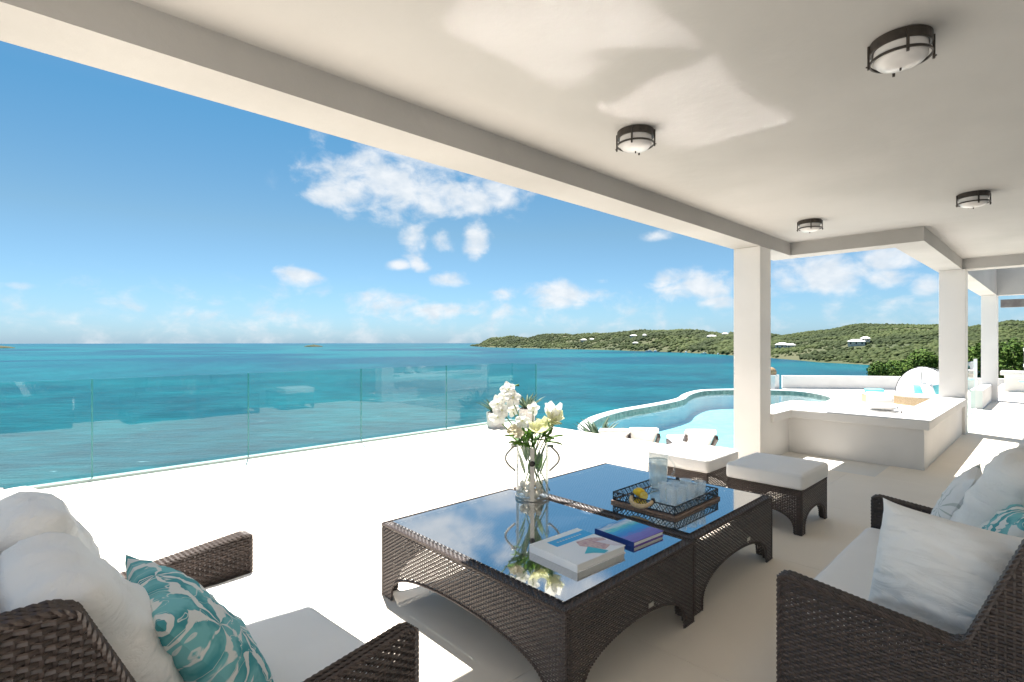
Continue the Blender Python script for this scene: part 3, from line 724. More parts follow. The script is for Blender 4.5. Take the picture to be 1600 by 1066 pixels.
spots = [((2.87, .49), 'bronze banded ceiling light with opal bowl above the right wicker sofa'),
         ((2.90, 1.88), 'bronze banded ceiling light with opal bowl above the coffee tables'),
         ((6.43, 1.92), 'bronze banded ceiling light with opal bowl near the roof notch and first column'),
         ((6.33, .54), 'bronze banded ceiling light with opal bowl deep under the ceiling beyond the sofa')]
for i, ((x, y), lab) in enumerate(spots):
    o = cl0 if i == 0 else copy_tree(cl0)
    o.location = (x, y, ZC); tag(o, lab, group='ceiling lights under the veranda')

# ================================================================== WICKER FURNITURE
def arch_poly(Lw, H, leg0=.10, leg1=.10, rise=.21):
    pts = [(0, 0), (leg0, 0)]
    for k in range(1, 24):
        a = math.pi * k / 24; pts.append((leg0 + (Lw - leg0 - leg1) * (1 - math.cos(a)) / 2, rise * math.sin(a) ** .62))
    return pts + [(Lw - leg1, 0), (Lw, 0), (Lw, H), (0, H)]
def arched_side(mb, o, eu, Lw, H, **kw):
    po = arch_poly(Lw, H, **kw); e = np.array(eu, float)
    mb.weave(o, eu, (0, 0, 1), Lw, H, po)
    mb.rope([np.array(o) + e * u + np.array((0, 0, v + .003)) for u, v in po[1:-2]], .0075, .03)
def coffee_table(LX, LY, H, tagside):
    t = thing('coffee_table', '', 'table')
    for nm, o, eu, ln in (('side_panel', (0, LY, 0), (0, -1, 0), LY), ('side_panel', (0, 0, 0), (1, 0, 0), LX),
                          ('side_panel', (LX, 0, 0), (0, 1, 0), LY), ('side_panel', (LX, LY, 0), (-1, 0, 0), LX)):
        mb = MB(); arched_side(mb, o, eu, ln, H - .012); tag(mb.build(nm, 'wicker', t), kind='stuff')
    for (x, y) in ((0, 0), (LX, 0), (LX, LY), (0, LY)):      # corner legs
        sx, sy = (1 if x == 0 else -1), (1 if y == 0 else -1)
        mb = MB(); mb.box(min(x + sx * .006, x + sx * .045), max(x + sx * .006, x + sx * .045), min(y + sy * .006, y + sy * .045), max(y + sy * .006, y + sy * .045), 0.002, H - .02)
        mb.rope([(x + sx * .002, y + sy * .002, .004), (x + sx * .002, y + sy * .002, H - .012)], .007, .03)
        mb.build('leg', 'wicker', t)
    fr = MB(); b = .055
    for (o, eu, ev, w, h) in (((0, 0, H - .008), (1, 0, 0), (0, 1, 0), LX, b), ((0, LY - b, H - .008), (1, 0, 0), (0, 1, 0), LX, b),
                              ((b, b, H - .008), (0, 1, 0), (-1, 0, 0), LY - 2 * b, b), ((LX, b, H - .008), (0, 1, 0), (-1, 0, 0), LY - 2 * b, b)):
        fr.weave(o, eu, ev, w, h)
    for p in (((0, 0), (LX, 0)), ((LX, 0), (LX, LY)), ((LX, LY), (0, LY)), ((0, LY), (0, 0))):
        fr.rope([(p[0][0], p[0][1], H - .008), (p[1][0], p[1][1], H - .008)], .008, .03)
    fr.rope([(b, b, H - .006), (LX - b, b, H - .006), (LX - b, LY - b, H - .006), (b, LY - b, H - .006), (b, b, H - .006)], .0045, .02)
    tag(fr.build('frame', 'wicker', t), kind='stuff')
    tp = MB().weave((b, b, H - .018), (1, 0, 0), (0, 1, 0), LX - 2 * b, LY - 2 * b); tag(tp.build('woven_top', 'wicker', t), kind='stuff')
    box('under_panel', 'black', t, b, LX - b, b, LY - b, H - .06, H - .03)
    box('glass_top', 'tableglass', t, b - .012, LX - b + .012, b - .012, LY - b + .012, H - .001, H + .007)
    box('name_plate', 'tag', t, tagside - .02, tagside + .02, -.0095, -.006, .232, .252)
    return t
T1 = coffee_table(1.055, 1.42, .43, .62); T1.location = (1.60, 1.36, 0)
tag(T1, 'dark wicker coffee table with glass top holding the flower vase and books', 'table', 'pair of wicker coffee tables')
T2 = coffee_table(1.13, 1.40, .43, .72); T2.location = (2.69, 1.38, 0)
tag(T2, 'dark wicker coffee table with glass top holding the lattice tray', 'table', 'pair of wicker coffee tables')
TZ = .4375

def ottoman():
    t = thing('ottoman', '', 'ottoman'); S, D, H = .62, .58, .345
    for o, eu, ln in (((0, D, 0), (0, -1, 0), D), ((0, 0, 0), (1, 0, 0), S), ((S, 0, 0), (0, 1, 0), D), ((S, D, 0), (-1, 0, 0), S)):
        mb = MB(); arched_side(mb, o, eu, ln, H, leg0=.055, leg1=.055, rise=.17); tag(mb.build('side_panel', 'wicker', t), kind='stuff')
    for (x, y) in ((0, 0), (S, 0), (S, D), (0, D)):
        sx, sy = (1 if x == 0 else -1), (1 if y == 0 else -1)
        mb = MB(); mb.box(*sorted((x + sx * .006, x + sx * .042)), *sorted((y + sy * .006, y + sy * .042)), .002, H - .02)
        mb.rope([(x + sx * .002, y + sy * .002, .004), (x + sx * .002, y + sy * .002, H - .004)], .006, .03); mb.build('leg', 'wicker', t)
    mb = MB(); mb.rope([(0, 0, H), (S, 0, H), (S, D, H), (0, D, H), (0, 0, H)], .007, .03); mb.box(.03, S - .03, .03, D - .03, H - .05, H - .004); mb.build('frame', 'wicker', t)
    c = rbox(S + .03, D + .03, .125, .028, .012, .004, 3).build('cushion', 'fabric', t, smooth=True, loc=(S / 2, D / 2, H + .004))
    pz = MB()
    for z in (.004, .10):
        a, b2, r_ = (S + .03) / 2 - .004, (D + .03) / 2 - .004, .03
        path = []
        for (qx, qy, a0) in ((1, 1, 0), (-1, 1, 90), (-1, -1, 180), (1, -1, 270)):
            for k in range(5):
                w = R(a0 + 22.5 * k); path.append((qx * (a - r_) + r_ * math.cos(w), qy * (b2 - r_) + r_ * math.sin(w), z + .008))
        path.append(path[0]); pz.tube(path, .0035, 5, False)
    pz.build('piping', 'fabric', c, smooth=True)
    return t
o1 = ottoman(); o1.location = (4.42, 1.375, 0); tag(o1, 'wicker ottoman with white cushion in the shade in front of the ledge wall', group='pair of wicker ottomans')
o2 = copy_tree(o1); o2.location = (4.40, 2.13, 0); tag(o2, 'wicker ottoman with sunlit white cushion behind the water pitcher', group='pair of wicker ottomans')

def piping(parent, sx, sy, zs, r_=.034, tr=.0038):
    pz = MB(); a, b2 = sx / 2 - .006, sy / 2 - .006
    for z in zs:
        path = []
        for (qx, qy, a0) in ((1, 1, 0), (-1, 1, 90), (-1, -1, 180), (1, -1, 270)):
            for k in range(5):
                w = R(a0 + 22.5 * k); path.append((qx * (a - r_) + r_ * math.cos(w), qy * (b2 - r_) + r_ * math.sin(w), z))
        path.append(path[0]); pz.tube(path, tr, 6, False)
    return pz.build('piping', 'fabric', parent, smooth=True)
def sofa(Wd, ds=1.0, name='wicker_sofa'):
    """local: x = width 0..Wd, y = depth, front at y=0 going back to negative y"""
    t = thing(name, '', 'sofa'); th = .048
    prof = [(0, .0), (.0, .62), (-.03, .628), (-.50, .575), (-.535, .59), (-.69, .985), (-.72, 1.0), (-.94, 1.0), (-.98, .0)]
    prof = [(y * ds, z) for y, z in prof]; po = [(-y, z) for y, z in prof]                                # u = depth back, v = up
    for x in (0, Wd):
        for k, xo in ((0, 0.0), (1, th)):
            xx = xo if x == 0 else Wd - xo
            mb = MB(); mb.weave((xx, 0, 0), (0, -1, 0), (0, 0, 1), .98 * ds, 1.0, po, pr=.0112, ps=.0190, amp=.0036)
            tag(mb.build('side_panel', 'wicker', t), kind='stuff')
        rim = MB()
        for xo in (.003, th / 2, th - .003):
            xx = xo if x == 0 else Wd - xo
            rim.rope([(xx, y, z) for y, z in prof[:-1]] + [(xx, prof[-1][0], .01)], .0092, .055, 3)
        rim.build('arm_rim', 'wicker', t)
    fr = MB(); fr.weave((th, -.01, .04), (1, 0, 0), (0, 0, 1), Wd - 2 * th, .26); tag(fr.build('front_apron', 'wicker', t), kind='stuff')
    bk = MB(); e = np.array((0, .04 * ds, .97)); ln = np.linalg.norm(e)
    bk.weave((Wd - th, -.98 * ds, 0), (-1, 0, 0), e / ln, Wd - 2 * th, ln, pr=.0105, ps=.018); tag(bk.build('back_panel', 'wicker', t), kind='stuff')
    e = np.array((0, -.19 * ds, .50)); ln = np.linalg.norm(e)
    fb = MB(); fb.weave((th, -.61 * ds, .46), (1, 0, 0), e / ln, Wd - 2 * th, ln, pr=.0105, ps=.018)
    fb.weave((th, -.80 * ds, .965), (1, 0, 0), (0, -1, 0), Wd - 2 * th, .135 * ds, pr=.0105, ps=.018); tag(fb.build('backrest', 'wicker', t), kind='stuff')
    tr = MB()
    for y in (-.80 * ds, -.87 * ds, -.94 * ds): tr.rope([(th, y, .972), (Wd - th, y, .972)], .010, .042)
    tr.build('top_rail', 'wicker', t)
    box('seat_deck', 'black', t, th + .004, Wd - th - .004, -.88 * ds, -.03, .24, .296)
    for x in (.03, Wd - .07):
        for y in (-.06, -.92 * ds): box('leg', 'black', t, x, x + .04, y, y + .04, .0, .238)
    dd = .60 * ds + .05; sc_ = rbox(Wd - 2 * th - .016, dd, .165, .035, .014, .006, 5).build('seat_cushion', 'fabric', t, smooth=True, loc=(Wd / 2, .03 - dd / 2, .297))
    piping(sc_, Wd - 2 * th - .016, dd, (.020, .148))
    return t
def lean(ob, loc, rx, rz=0.0, ry=0.0, parent=None):
    ob.location = loc; ob.rotation_euler = (rx, ry, rz)
    if parent is not None: ob.parent = parent
    return ob

LS = sofa(1.24, 1.17)
LS.rotation_euler = (0, 0, R(-85)); LS.location = (.792, 2.595, 0)
tag(LS, 'dark wicker sofa with sunlit white seat cushion facing the coffee tables from the left')
RS = sofa(1.48); RS.location = (2.09, .73, 0)
tag(RS, 'dark wicker sofa with shaded white seat on the house side of the coffee tables')

def back_cushions(S, Wd, n, seed, dy, only=(0, 1), dz=.785):
    w = (Wd - .13) / n
    for i in only:
        mb = rbox(w - .012, .56, .19, .085, .04, .026, seed + i * 3.1)
        for V in mb.v: V[:, 2] -= .095
        o = mb.build('back_cushion', 'crease', S, smooth=True)
        lean(o, (.065 + w * (i + .5), dy + .02 * (i - .5), dz - .02 * i), R(-71 + 5 * i), R(3 - 6 * i))
back_cushions(LS, 1.24, 2, 11, -.735, dz=.755); back_cushions(RS, 1.48, 2, 17, -.575, (1,), .775)

def throw(name, m, label, cat, loc, eul, size=(.5, .5), T=.17, seed=0, wr=.008):
    o = pillow(size[0], size[1], T, seed, wr=wr, n=44).build(name, m, None, smooth=True)
    o.location = loc; o.rotation_euler = eul; return tag(o, label, cat)

# ------------------------------------------------------------------ pillows on the sofas (placed in the world)
def stand(ob, face, tilt, roll=0.0, yaw=0.0):
    """upright pillow whose front looks along heading `face` (deg), leaning back by tilt (deg)"""
    m_ = Matrix.Rotation(R(face + 90 + yaw), 4, 'Z') @ Matrix.Rotation(R(90 - tilt), 4, 'X') @ Matrix.Rotation(R(roll), 4, 'Z')
    ob.rotation_euler = m_.to_euler()
tp = throw('throw_pillow', 'palm', 'teal and white palm print pillow on the left wicker sofa', 'pillow', (.385, 1.665, .675), (0, 0, 0), (.48, .48), .17, 2)
stand(tp, -2, 36, 3)
wp = throw('throw_pillow', 'crease', 'white crumpled throw pillow leaning in the near corner of the right sofa', 'pillow', (2.40, .285, .665), (0, 0, 0), (.46, .43), .20, 6, wr=.014)
stand(wp, 165, 14, -2)
tp2 = throw('throw_pillow', 'palm', 'teal and white palm print pillow behind the white pillow on the right sofa', 'pillow', (2.68, .16, .70), (0, 0, 0), (.44, .42), .13, 9)
stand(tp2, 96, 24, 5)
gp = throw('throw_pillow', 'greypalm', 'white pillow with faint grey fern print at the far end of the right sofa', 'pillow', (3.27, .355, .70), (0, 0, 0), (.44, .44), .12, 12)
stand(gp, 92, 25, 0)

# ================================================================== ON THE TABLES
# books
def book(label, x0, y0, w, d, h, rz, cover, spine):
    t = thing('book', label, 'book', (x0, y0, TZ), rz, 'books on the coffee table')
    box('pages', 'paper', t, -w / 2 + .006, w / 2 - .003, -d / 2 + .005, d / 2 - .005, .004, h - .004)
    c = MB().box(-w / 2, w / 2, -d / 2, d / 2, h - .0035, h).box(-w / 2, w / 2, -d / 2, d / 2, 0, .0035)
    c.build('cover', cover, t); box('spine', spine, t, -w / 2 - .004, -w / 2 - .0005, -d / 2, d / 2, 0, h); return t
b1 = book('thick white hardcover book with blue title band on the coffee table', 2.075, 1.685, .355, .325, .038, R(-3), 'coverwhite', 'coverwhite')
cv = [c for c in b1.children if c.name.startswith('cover')][0]
def print_(poly, m, z=.0385):
    MB().add([(x, y, z) for x, y in poly], [list(range(len(poly)))]).build('cover_print', m, cv)
print_([(-.185, .03), (-.185, -.05), (.185, -.05), (.185, .03)][::-1] if False else [(-.10, .120), (-.10, .045), (.176, .045), (.176, .120)][::-1], 'cyan')
print_([(.02, .03), (-.005, -.02), (.06, -.13), (.15, -.10), (.172, -.02), (.12, .02)][::-1], 'pinkp')
print_([(.10, -.03), (.173, -.06), (.173, -.157), (.13, -.13)][::-1], 'palep', .0389)
print_([(-.06, -.10), (.02, -.05), (.06, -.15), (.02, -.157), (-.02, -.12)][::-1], 'tealp', .0389)
for k in range(9): print_([(-.06 + k * .021, .080), (-.06 + k * .021, .092), (-.048 + k * .021, .092), (-.048 + k * .021, .080)][::-1], 'palep', .0389)
b2 = book('slim blue and purple seascape book lying beside the white book', 2.475, 1.645, .26, .265, .026, R(-4), 'cover2', 'navy')

# tray
TX, TY = .575, .445
tray = thing('serving_tray', 'dark metal lattice tray on a wooden base with rope ring handles', 'tray', (2.89, 1.60, TZ))
MB().box(-.012, TX + .012, -.012, TY + .012, 0, .016).build('base', 'wood', tray, bevel=.004)
box('glass_floor', 'mirror', tray, .006, TX - .006, .006, TY - .006, .0165, .020)
def lattice(o, eu, ln, h=.050, cell=.042):
    mb = MB(); o = Vector(o); eu = Vector(eu); n = int(ln / cell); c = ln / n; z = Vector((0, 0, 1))
    for zz in (.002, h): mb.tube([o + z * zz, o + eu * ln + z * zz], .0042, 5)
    for i in range(n + 1): 
        if i in (0, n): mb.tube([o + eu * (i * c), o + eu * (i * c) + z * h], .0032, 5)
    for i in range(n):
        a = o + eu * (i * c); b = o + eu * ((i + 1) * c)
        for p, q in ((a, b + z * h), (b, a + z * h), (a + z * h * .5, (a + b) / 2 + z * h), ((a + b) / 2, b + z * h * .5)):
            mb.tube([p, q], .0029, 4, False)
    return mb
for o, eu, ln in (((0, 0, .02), (1, 0, 0), TX), ((TX, 0, .02), (0, 1, 0), TY), ((0, TY, .02), (1, 0, 0), TX), ((0, 0, .02), (0, 1, 0), TY)):
    lattice(o, eu, ln).build('lattice_side', 'black', tray)
for x, sgn in ((0, -1), (TX, 1)):
    y0 = TY * .5
    path = [(x + sgn * (.004 + .052 * math.sin(math.pi * k / 14)), y0 - .075 * math.cos(math.pi * k / 14), .074 - .035 * math.sin(math.pi * k / 14)) for k in range(15)]
    h = MB().tube(path, [.011 + .003 * math.sin(math.pi * k / 14) for k in range(15)], 10).build('handle', 'rope', tray, smooth=True)
    for yy in (y0 - .075, y0 + .075): MB().lathe([(0, .06), (.013, .062), (.015, .075), (.010, .092), (0, .094)], 12, (x, yy, 0)).build('handle_cap', 'black', h)
TF = TZ + .0205
def tumbler():
    t = thing('tumbler', '', 'glass')
    MB().lathe([(0, .0), (.029, .0), (.030, .004), (.039, .118), (.0365, .118), (.028, .016), (0, .014)], 14).build('glass_body', 'tumbler', t)
    return t
tb = tumbler(); pos = [(3.03, 1.70), (3.10, 1.79), (3.12, 1.685), (3.19, 1.77), (3.22, 1.665), (3.29, 1.74), (3.31, 1.65)]
for i, (x, y) in enumerate(pos):
    o = tb if i == 0 else copy_tree(tb); o.location = (x, y, TF); o.rotation_euler = (0, 0, i * .7)
    tag(o, 'clear faceted drinking glass standing on the lattice tray', 'glass', 'drinking glasses on the tray')
pt = thing('water_pitcher', 'clear glass pitcher of iced water on the lattice tray', 'pitcher', (3.31, 1.96, TF))
MB().lathe([(0, 0), (.052, 0), (.058, .008), (.062, .05), (.069, .255), (.072, .262), (.0685, .262), (.0655, .25), (.0585, .05), (.052, .018), (0, .016)], 36).build('jug', 'clear', pt, smooth=True)
wv_ = MB().lathe([(0, .018), (.051, .02), (.0575, .05), (.0635, .215), (0, .215)], 36).build('water', 'drink', pt, smooth=True)
for k in range(9):
    c = rbox(.026, .026, .024, .004).build('ice_cube', 'drink', wv_); a = k * 2.4
    c.location = (.036 * math.cos(a) * (.4 + .6 * (k % 3) / 2), .036 * math.sin(a), .08 + .014 * k); c.rotation_euler = (k, k * 1.7, k * .6)
MB().tube([(.066 * .722, -.066 * .692, .235)] + [((.066 + .052 * math.sin(math.pi * k / 12)) * .722, -(.066 + .052 * math.sin(math.pi * k / 12)) * .692, .235 - .17 * k / 12) for k in range(1, 12)] + [(.060 * .722, -.060 * .692, .065)], .0075, 10).build('handle', 'clear', pt, smooth=True)
lm = MB(); lm.lathe([(0, -.042), (.006, -.040), (.014, -.034), (.027, -.015), (.029, .0), (.027, .015), (.014, .034), (.006, .040), (0, .043)], 20)
lo = tag(lm.build('lemon', 'lemon', None, smooth=True), 'whole yellow lemon lying on the lattice tray', 'lemon'); lo.location = (3.075, 1.965, TF + .029); lo.rotation_euler = (R(90), 0, R(30))
hl = thing('lemon_half', 'cut lemon half showing its pulp beside the whole lemon', 'lemon', (3.02, 1.895, TF + .028), R(225))
hb = MB().lathe([(0, -.036), (.006, -.034), (.014, -.028), (.027, -.010), (.0285, .0), (.0, .0)], 20).build('skin', 'lemon', hl, smooth=False)
hp = MB().lathe([(0, .0008), (.025, .0008), (.0255, .0003)], 20).build('cut_face', 'pulp', hl)
for o in (hb, hp): o.rotation_euler = (R(78), 0, R(90))

# vase with flowers -------------------------------------------------
VX, VY = 2.59, 2.50
vs = thing('glass_vase', 'tall glass hurricane vase with metal straps and two ring handles', 'vase', (VX, VY, TZ))
Rv = .112; hv = .36
MB().lathe([(0, .0), (Rv, .0), (Rv, hv), (Rv - .004, hv), (Rv - .004, .010), (0, .010)], 44).build('glass_body', 'clear', vs, smooth=False)
for z in (.003, .30): MB().lathe([(Rv + .001, z), (Rv + .005, z), (Rv + .005, z + .016), (Rv + .001, z + .016), (Rv + .001, z)], 44).build('band', 'steel', vs) if z < .1 else None
fa = math.atan2(-VY, -VX)          # strap facing the seats
for k in range(3):
    a = fa + k * 2.094
    o = box('strap', 'steel', vs, Rv + .0055, Rv + .0085, -.014, .014, .004, hv - .004); o.rotation_euler = (0, 0, a)
    b = MB().lathe([(0, 0), (.019, 0), (.019, .004), (.012, .008), (0, .009)], 16).build('rivet', 'bronze', o); b.location = (Rv + .0086, 0, .255); b.rotation_euler = (0, R(90), 0)
for sgn in (1, -1):
    dx, dy = .722 * sgn, -.692 * sgn
    path = [((Rv + .004 + .062 * math.sin(math.pi * k / 16) + .012 * (1 - k / 16)) * dx, (Rv + .004 + .062 * math.sin(math.pi * k / 16) + .012 * (1 - k / 16)) * dy, .345 - .165 * k / 16) for k in range(17)]
    h = MB().tube(path, .0075, 9).build('ring_handle', 'steel', vs, smooth=True)
    o = MB().tube([((Rv - .006) * dx, (Rv - .006) * dy, .350), ((Rv + .034) * dx, (Rv + .034) * dy, .350)], .010, 10).build('bracket', 'steel', h, smooth=True)
for k in range(16):
    a = k * 2.4; rr = .085 * math.sqrt((k % 8 + .5) / 8); zz = .034 + .048 * (k // 8)
    rs = .024 + .010 * ((k * 7) % 5) / 5
    P = MB(); P.lathe([(0, -rs * .8), (rs * .6, -rs * .6), (rs, 0), (rs * .6, rs * .6), (0, rs * .8)], 9)
    o = P.build('sea_shell', 'shell', None, smooth=True); o.location = (VX + rr * math.cos(a) * .85, VY + rr * math.sin(a) * .85, TZ + zz + .004); o.rotation_euler = (k, k * .7, k * 1.9)
    tag(o, 'pale shell lying in the bottom of the glass vase', 'shell', 'shells in the vase')

bq = thing('flower_bouquet', 'bouquet of white orchids, pale lilies and green leaves in the glass vase', 'flowers', (VX, VY, TZ + .012))
def petal_mesh(mb, c, d, up, ln, wd, cup=.25, pointy=1.0):
    d = Vector(d).normalized(); s = d.cross(Vector(up)).normalized(); n = s.cross(d); P = []
    for i in range(7):
        t = i / 6; w = wd * (math.sin(math.pi * min(1, t * .92 + .06)) ** pointy); row = []
        for j in range(5):
            q = (j - 2) / 2
            row.append(tuple(Vector(c) + d * ln * t + s * w * q + n * (cup * ln * (t * t * .6 - .2 * t) + cup * wd * q * q * 1.2)))
        P.append(row)
    mb.grid(P)
def blossom(parent, p, face, size, m, n=5, pointy=1.0, cup=.35, open_=.5, centre='lily', ln=1.0):
    p = Vector(p); f = Vector(face).normalized(); a = f.orthogonal().normalized(); b = f.cross(a); mb = MB()
    for k in range(n):
        th = 2 * math.pi * (k + random.random() * .2) / n
        d = (a * math.cos(th) + b * math.sin(th)) * open_ + f * (1 - open_)
        petal_mesh(mb, p, d, f, size * ln * random.uniform(.85, 1.1), size * .42 * random.uniform(.9, 1.1), -cup, pointy)
    o = mb.build('blossom', m, parent, smooth=True)
    if centre:
        cb = MB().lathe([(0, -.1 * size), (.13 * size, 0), (.10 * size, .14 * size), (0, .2 * size)], 8); c = cb.build('flower_centre', centre, o, smooth=True)
        c.location = p + f * size * .12
    return o
Rr = Vector((.722, -.692, 0)); Fw = Vector((-.692, -.722, 0))       # sideways / towards the seats
def bp(sx, z, depth=0.0): return Rr * sx + Fw * depth + Vector((0, 0, z - TZ - .012))
whites = [(-.163, 1.175, .02, .062), (-.135, 1.12, .05, .066), (-.185, 1.13, .01, .055), (-.235, 1.075, .02, .062), (-.205, 1.035, .05, .05), (-.232, .985, .03, .064), (-.13, 1.03, -.03, .05), (-.07, .965, .05, .06), (.005, 1.045, -.02, .05)]
for (sx, z, dp, sz) in whites:
    blossom(bq, bp(sx, z, dp), Fw + Rr * random.uniform(-.6, .5) + Vector((0, 0, random.uniform(-.1, .5))), sz, 'petal', 5, .8, .3, .72)
blossom(bq, bp(.13, .985, .02), Vector((0, 0, 1)) + Rr * .15, .105, 'petal', 5, .8, .3, .25, None, 1.15)
for (sx, z, dp, sz) in ((.155, .965, .05, .075), (.12, .95, .03, .07), (.055, .895, .06, .08), (.02, .90, .08, .075), (.09, .91, .0, .07)):
    blossom(bq, bp(sx, z, dp), Fw * .6 + Rr * random.uniform(-.3, .6) + Vector((0, 0, .9)), sz, 'lily', 6, 1.25, -.2, .6, 'lily', 1.2)
for (sx, z, dp) in ((-.115, .905, .06), (-.095, .885, .08), (-.135, .89, .03)):
    blossom(bq, bp(sx, z, dp), Fw + Vector((0, 0, .6)), .045, 'beige', 8, .8, .2, .6, 'beige')
heads = [(-.163, 1.16), (-.235, 1.06), (-.232, .97), (-.13, 1.02), (-.07, .95), (.005, 1.03), (.13, .985), (.155, .95), (.055, .88), (-.115, .89), (.02, .89)]
for i, (sx, z) in enumerate(heads):
    e = bp(sx, z, .02); b = bp(-sx * .45 + .02 * math.sin(i * 2), TZ + .03, -.03 + .02 * math.cos(i * 3)); m_ = (e + b) / 2 + Vector((0, 0, .05)); m_.x *= .55; m_.y *= .55
    path = [b * (1 - t) ** 2 + m_ * 2 * t * (1 - t) + e * t * t for t in np.linspace(0, 1, 9)]
    MB().tube(path, .0042, 6).build('stem', 'stem', bq, smooth=True)
MB().tube([bp(-.163, 1.17), bp(-.13, 1.20), bp(-.09, 1.205)], [.003, .003, .009], 6).build('bud', 'stem', bq, smooth=True)
for i in range(46):
    sx = random.uniform(-.14, .15); z0 = random.uniform(.78, .90); ang = random.uniform(0, 6.28)
    d = Rr * (sx * 5 + math.cos(ang) * .6) + Fw * math.sin(ang) * .7 + Vector((0, 0, random.uniform(.05, .8)))
    mb = MB(); petal_mesh(mb, bp(sx * .6, z0, random.uniform(-.04, .05)), d, Vector((0, 0, 1)), random.uniform(.08, .15), random.uniform(.012, .022), random.choice((-.5, -.25, .2)), 1.1)
    mb.build('leaf', 'leaf', bq, smooth=True)
for i in range(10):
    a = i * .63; mb = MB(); petal_mesh(mb, Vector((math.cos(a) * .05, math.sin(a) * .05, .14 + .05 * (i % 3))), Vector((math.cos(a) * .3, math.sin(a) * .3, 1)), Vector((math.cos(a), math.sin(a), 0)), .14, .022, .2, 1.0)
    mb.build('leaf', 'leaf', bq, smooth=True)

# ================================================================== PLANTS AND LOUNGERS
def agave(name, label, loc, h, n, pot=None, seed=0, group=None):
    random.seed(seed); t = thing(name, label, 'plant', loc, 0, group); z0 = 0.0
    if pot:
        r_, ph = pot; z0 = ph - .03
        p_ = MB().lathe([(0, 0), (r_ * .86, 0), (r_ * .9, .01), (r_, ph - .01), (r_ * .98, ph), (r_ * .88, ph), (r_ * .86, ph - .03), (0, ph - .03)], 32).build('pot', 'potmat', t, smooth=False)
        MB().lathe([(0, ph - .022), (r_ * .86, ph - .026)], 20).build('soil', 'soil', p_)
    for k in range(n):
        a = k * 2.4 + random.uniform(-.2, .2); lean_ = .25 + .95 * (k / n); ln = h * random.uniform(.8, 1.1)
        d = Vector((math.cos(a) * lean_, math.sin(a) * lean_, 1)).normalized(); s = Vector((-math.sin(a), math.cos(a), 0)); out = Vector((math.cos(a), math.sin(a), 0)); P = []
        for i in range(8):
            q = i / 7; w = h * .085 * (1 - q ** 2.2) * (.7 + .6 * math.sin(q * 2.2)); c = Vector((0, 0, z0)) + out * .02 + d * ln * q + out * ln * .22 * q * q - Vector((0, 0, ln * .13 * q * q))
            nn = s.cross(d)
            P.append([tuple(c - s * w), tuple(c - nn * w * .5), tuple(c + s * w), tuple(c + nn * w * .22)])
        A = np.array(P).transpose(1, 0, 2); mb = MB(); mb.grid(A, True); mb.build('leaf', 'agave', t, smooth=True)
    random.seed(77); return t
agave('potted_agave', 'agave in a low pale pot beside the glass balustrade, left of its neighbour', (6.18, 6.86, 0), .36, 16, (.165, .27), 3)
agave('potted_agave', 'agave in a taller pale pot at the glass balustrade corner', (6.68, 6.58, 0), .36, 18, (.150, .32), 5)
agave('agave_plant', 'large spiky agave growing beside the pool coping', (10.1, 7.55, PZ - .006), .72, 22, None, 8)

def lounger():
    t = thing('pool_lounger', '', 'sun lounger'); w = .60
    MB().box(-w / 2, w / 2, .0, 1.25, .22, .30).build('frame', 'wicker', t, bevel=.01)
    for x in (-w / 2, w / 2 - .05):
        for y in (.05, 1.17): box('leg', 'wicker', t, x, x + .05, y, y + .05, 0, .219)
        MB().add([(x, .02, .30), (x + .05, .02, .30), (x + .05, -.46, .68), (x, -.46, .68), (x, -.06, .26), (x + .05, -.06, .26), (x + .05, -.53, .61), (x, -.53, .61)],
                 [(0, 1, 2, 3), (7, 6, 5, 4), (0, 4, 5, 1), (1, 5, 6, 2), (2, 6, 7, 3), (3, 7, 4, 0)]).build('back_side', 'wicker', t)
    m1 = rbox(w - .02, 1.2, .09, .03, .01, .004, 4).build('mattress', 'fabric', t, smooth=True, loc=(0, .64, .301))
    bkc = rbox(w - .105, .66, .10, .03, .015, .005, 6).build('back_cushion', 'fabric', t, smooth=True); bkc.location = (0, -.22, .47); bkc.rotation_euler = (R(-38), 0, 0)
    hp_ = rbox(w - .04, .20, .10, .04, .01, .004, 8).build('head_roll', 'fabric', t, smooth=True); hp_.location = (0, -.43, .66); hp_.rotation_euler = (R(-32), 0, 0)
    return t
lg = lounger()
for i, (px_, d_, lab) in enumerate(((962, 9.85, 'white cushioned pool lounger beside the large agave below the terrace edge'), (1008, 9.95, 'white cushioned pool lounger between the two others below the terrace edge'), (1097, 9.75, 'white cushioned pool lounger standing alone below the terrace edge near the first column'))):
    o = lg if i == 0 else copy_tree(lg); p = far(px_, d_); o.location = (p.x + .3, p.y + .3, PZ - .005); o.rotation_euler = (0, 0, R(41 - 90)); tag(o, lab, group='pool loungers below the terrace')

# pool terrace: low wall, pillar, daybed
pw_ = thing('pool_wall', 'low white wall curving behind the pool and daybed', 'wall', (28.9, 9.9, PZ - .005))
pa = [(0, 0), (1.5, -1.75), (3.1, -3.9), (4.4, -6.2), (5.2, -8.4)]; pb = [(p[0] + .30, p[1] + .18) for p in pa]
MB().prism(pa + pb[::-1], 0, .66).build('wall_body', 'plaster', pw_, bevel=.01)
pi = thing('wall_pillar', 'short white pillar with brown domed urn at the pool edge', 'pillar', (28.6, 10.25, PZ - .3))
MB().box(-.36, .26, -.2, .42, 0, 1.0).build('shaft', 'plaster', pi, bevel=.02)
MB().lathe([(0, 1.0), (.22, 1.0), (.26, 1.08), (.25, 1.2), (.18, 1.32), (.08, 1.38), (0, 1.4)], 20, (-.05, .1, 0)).build('urn', 'rust', pi, smooth=True)

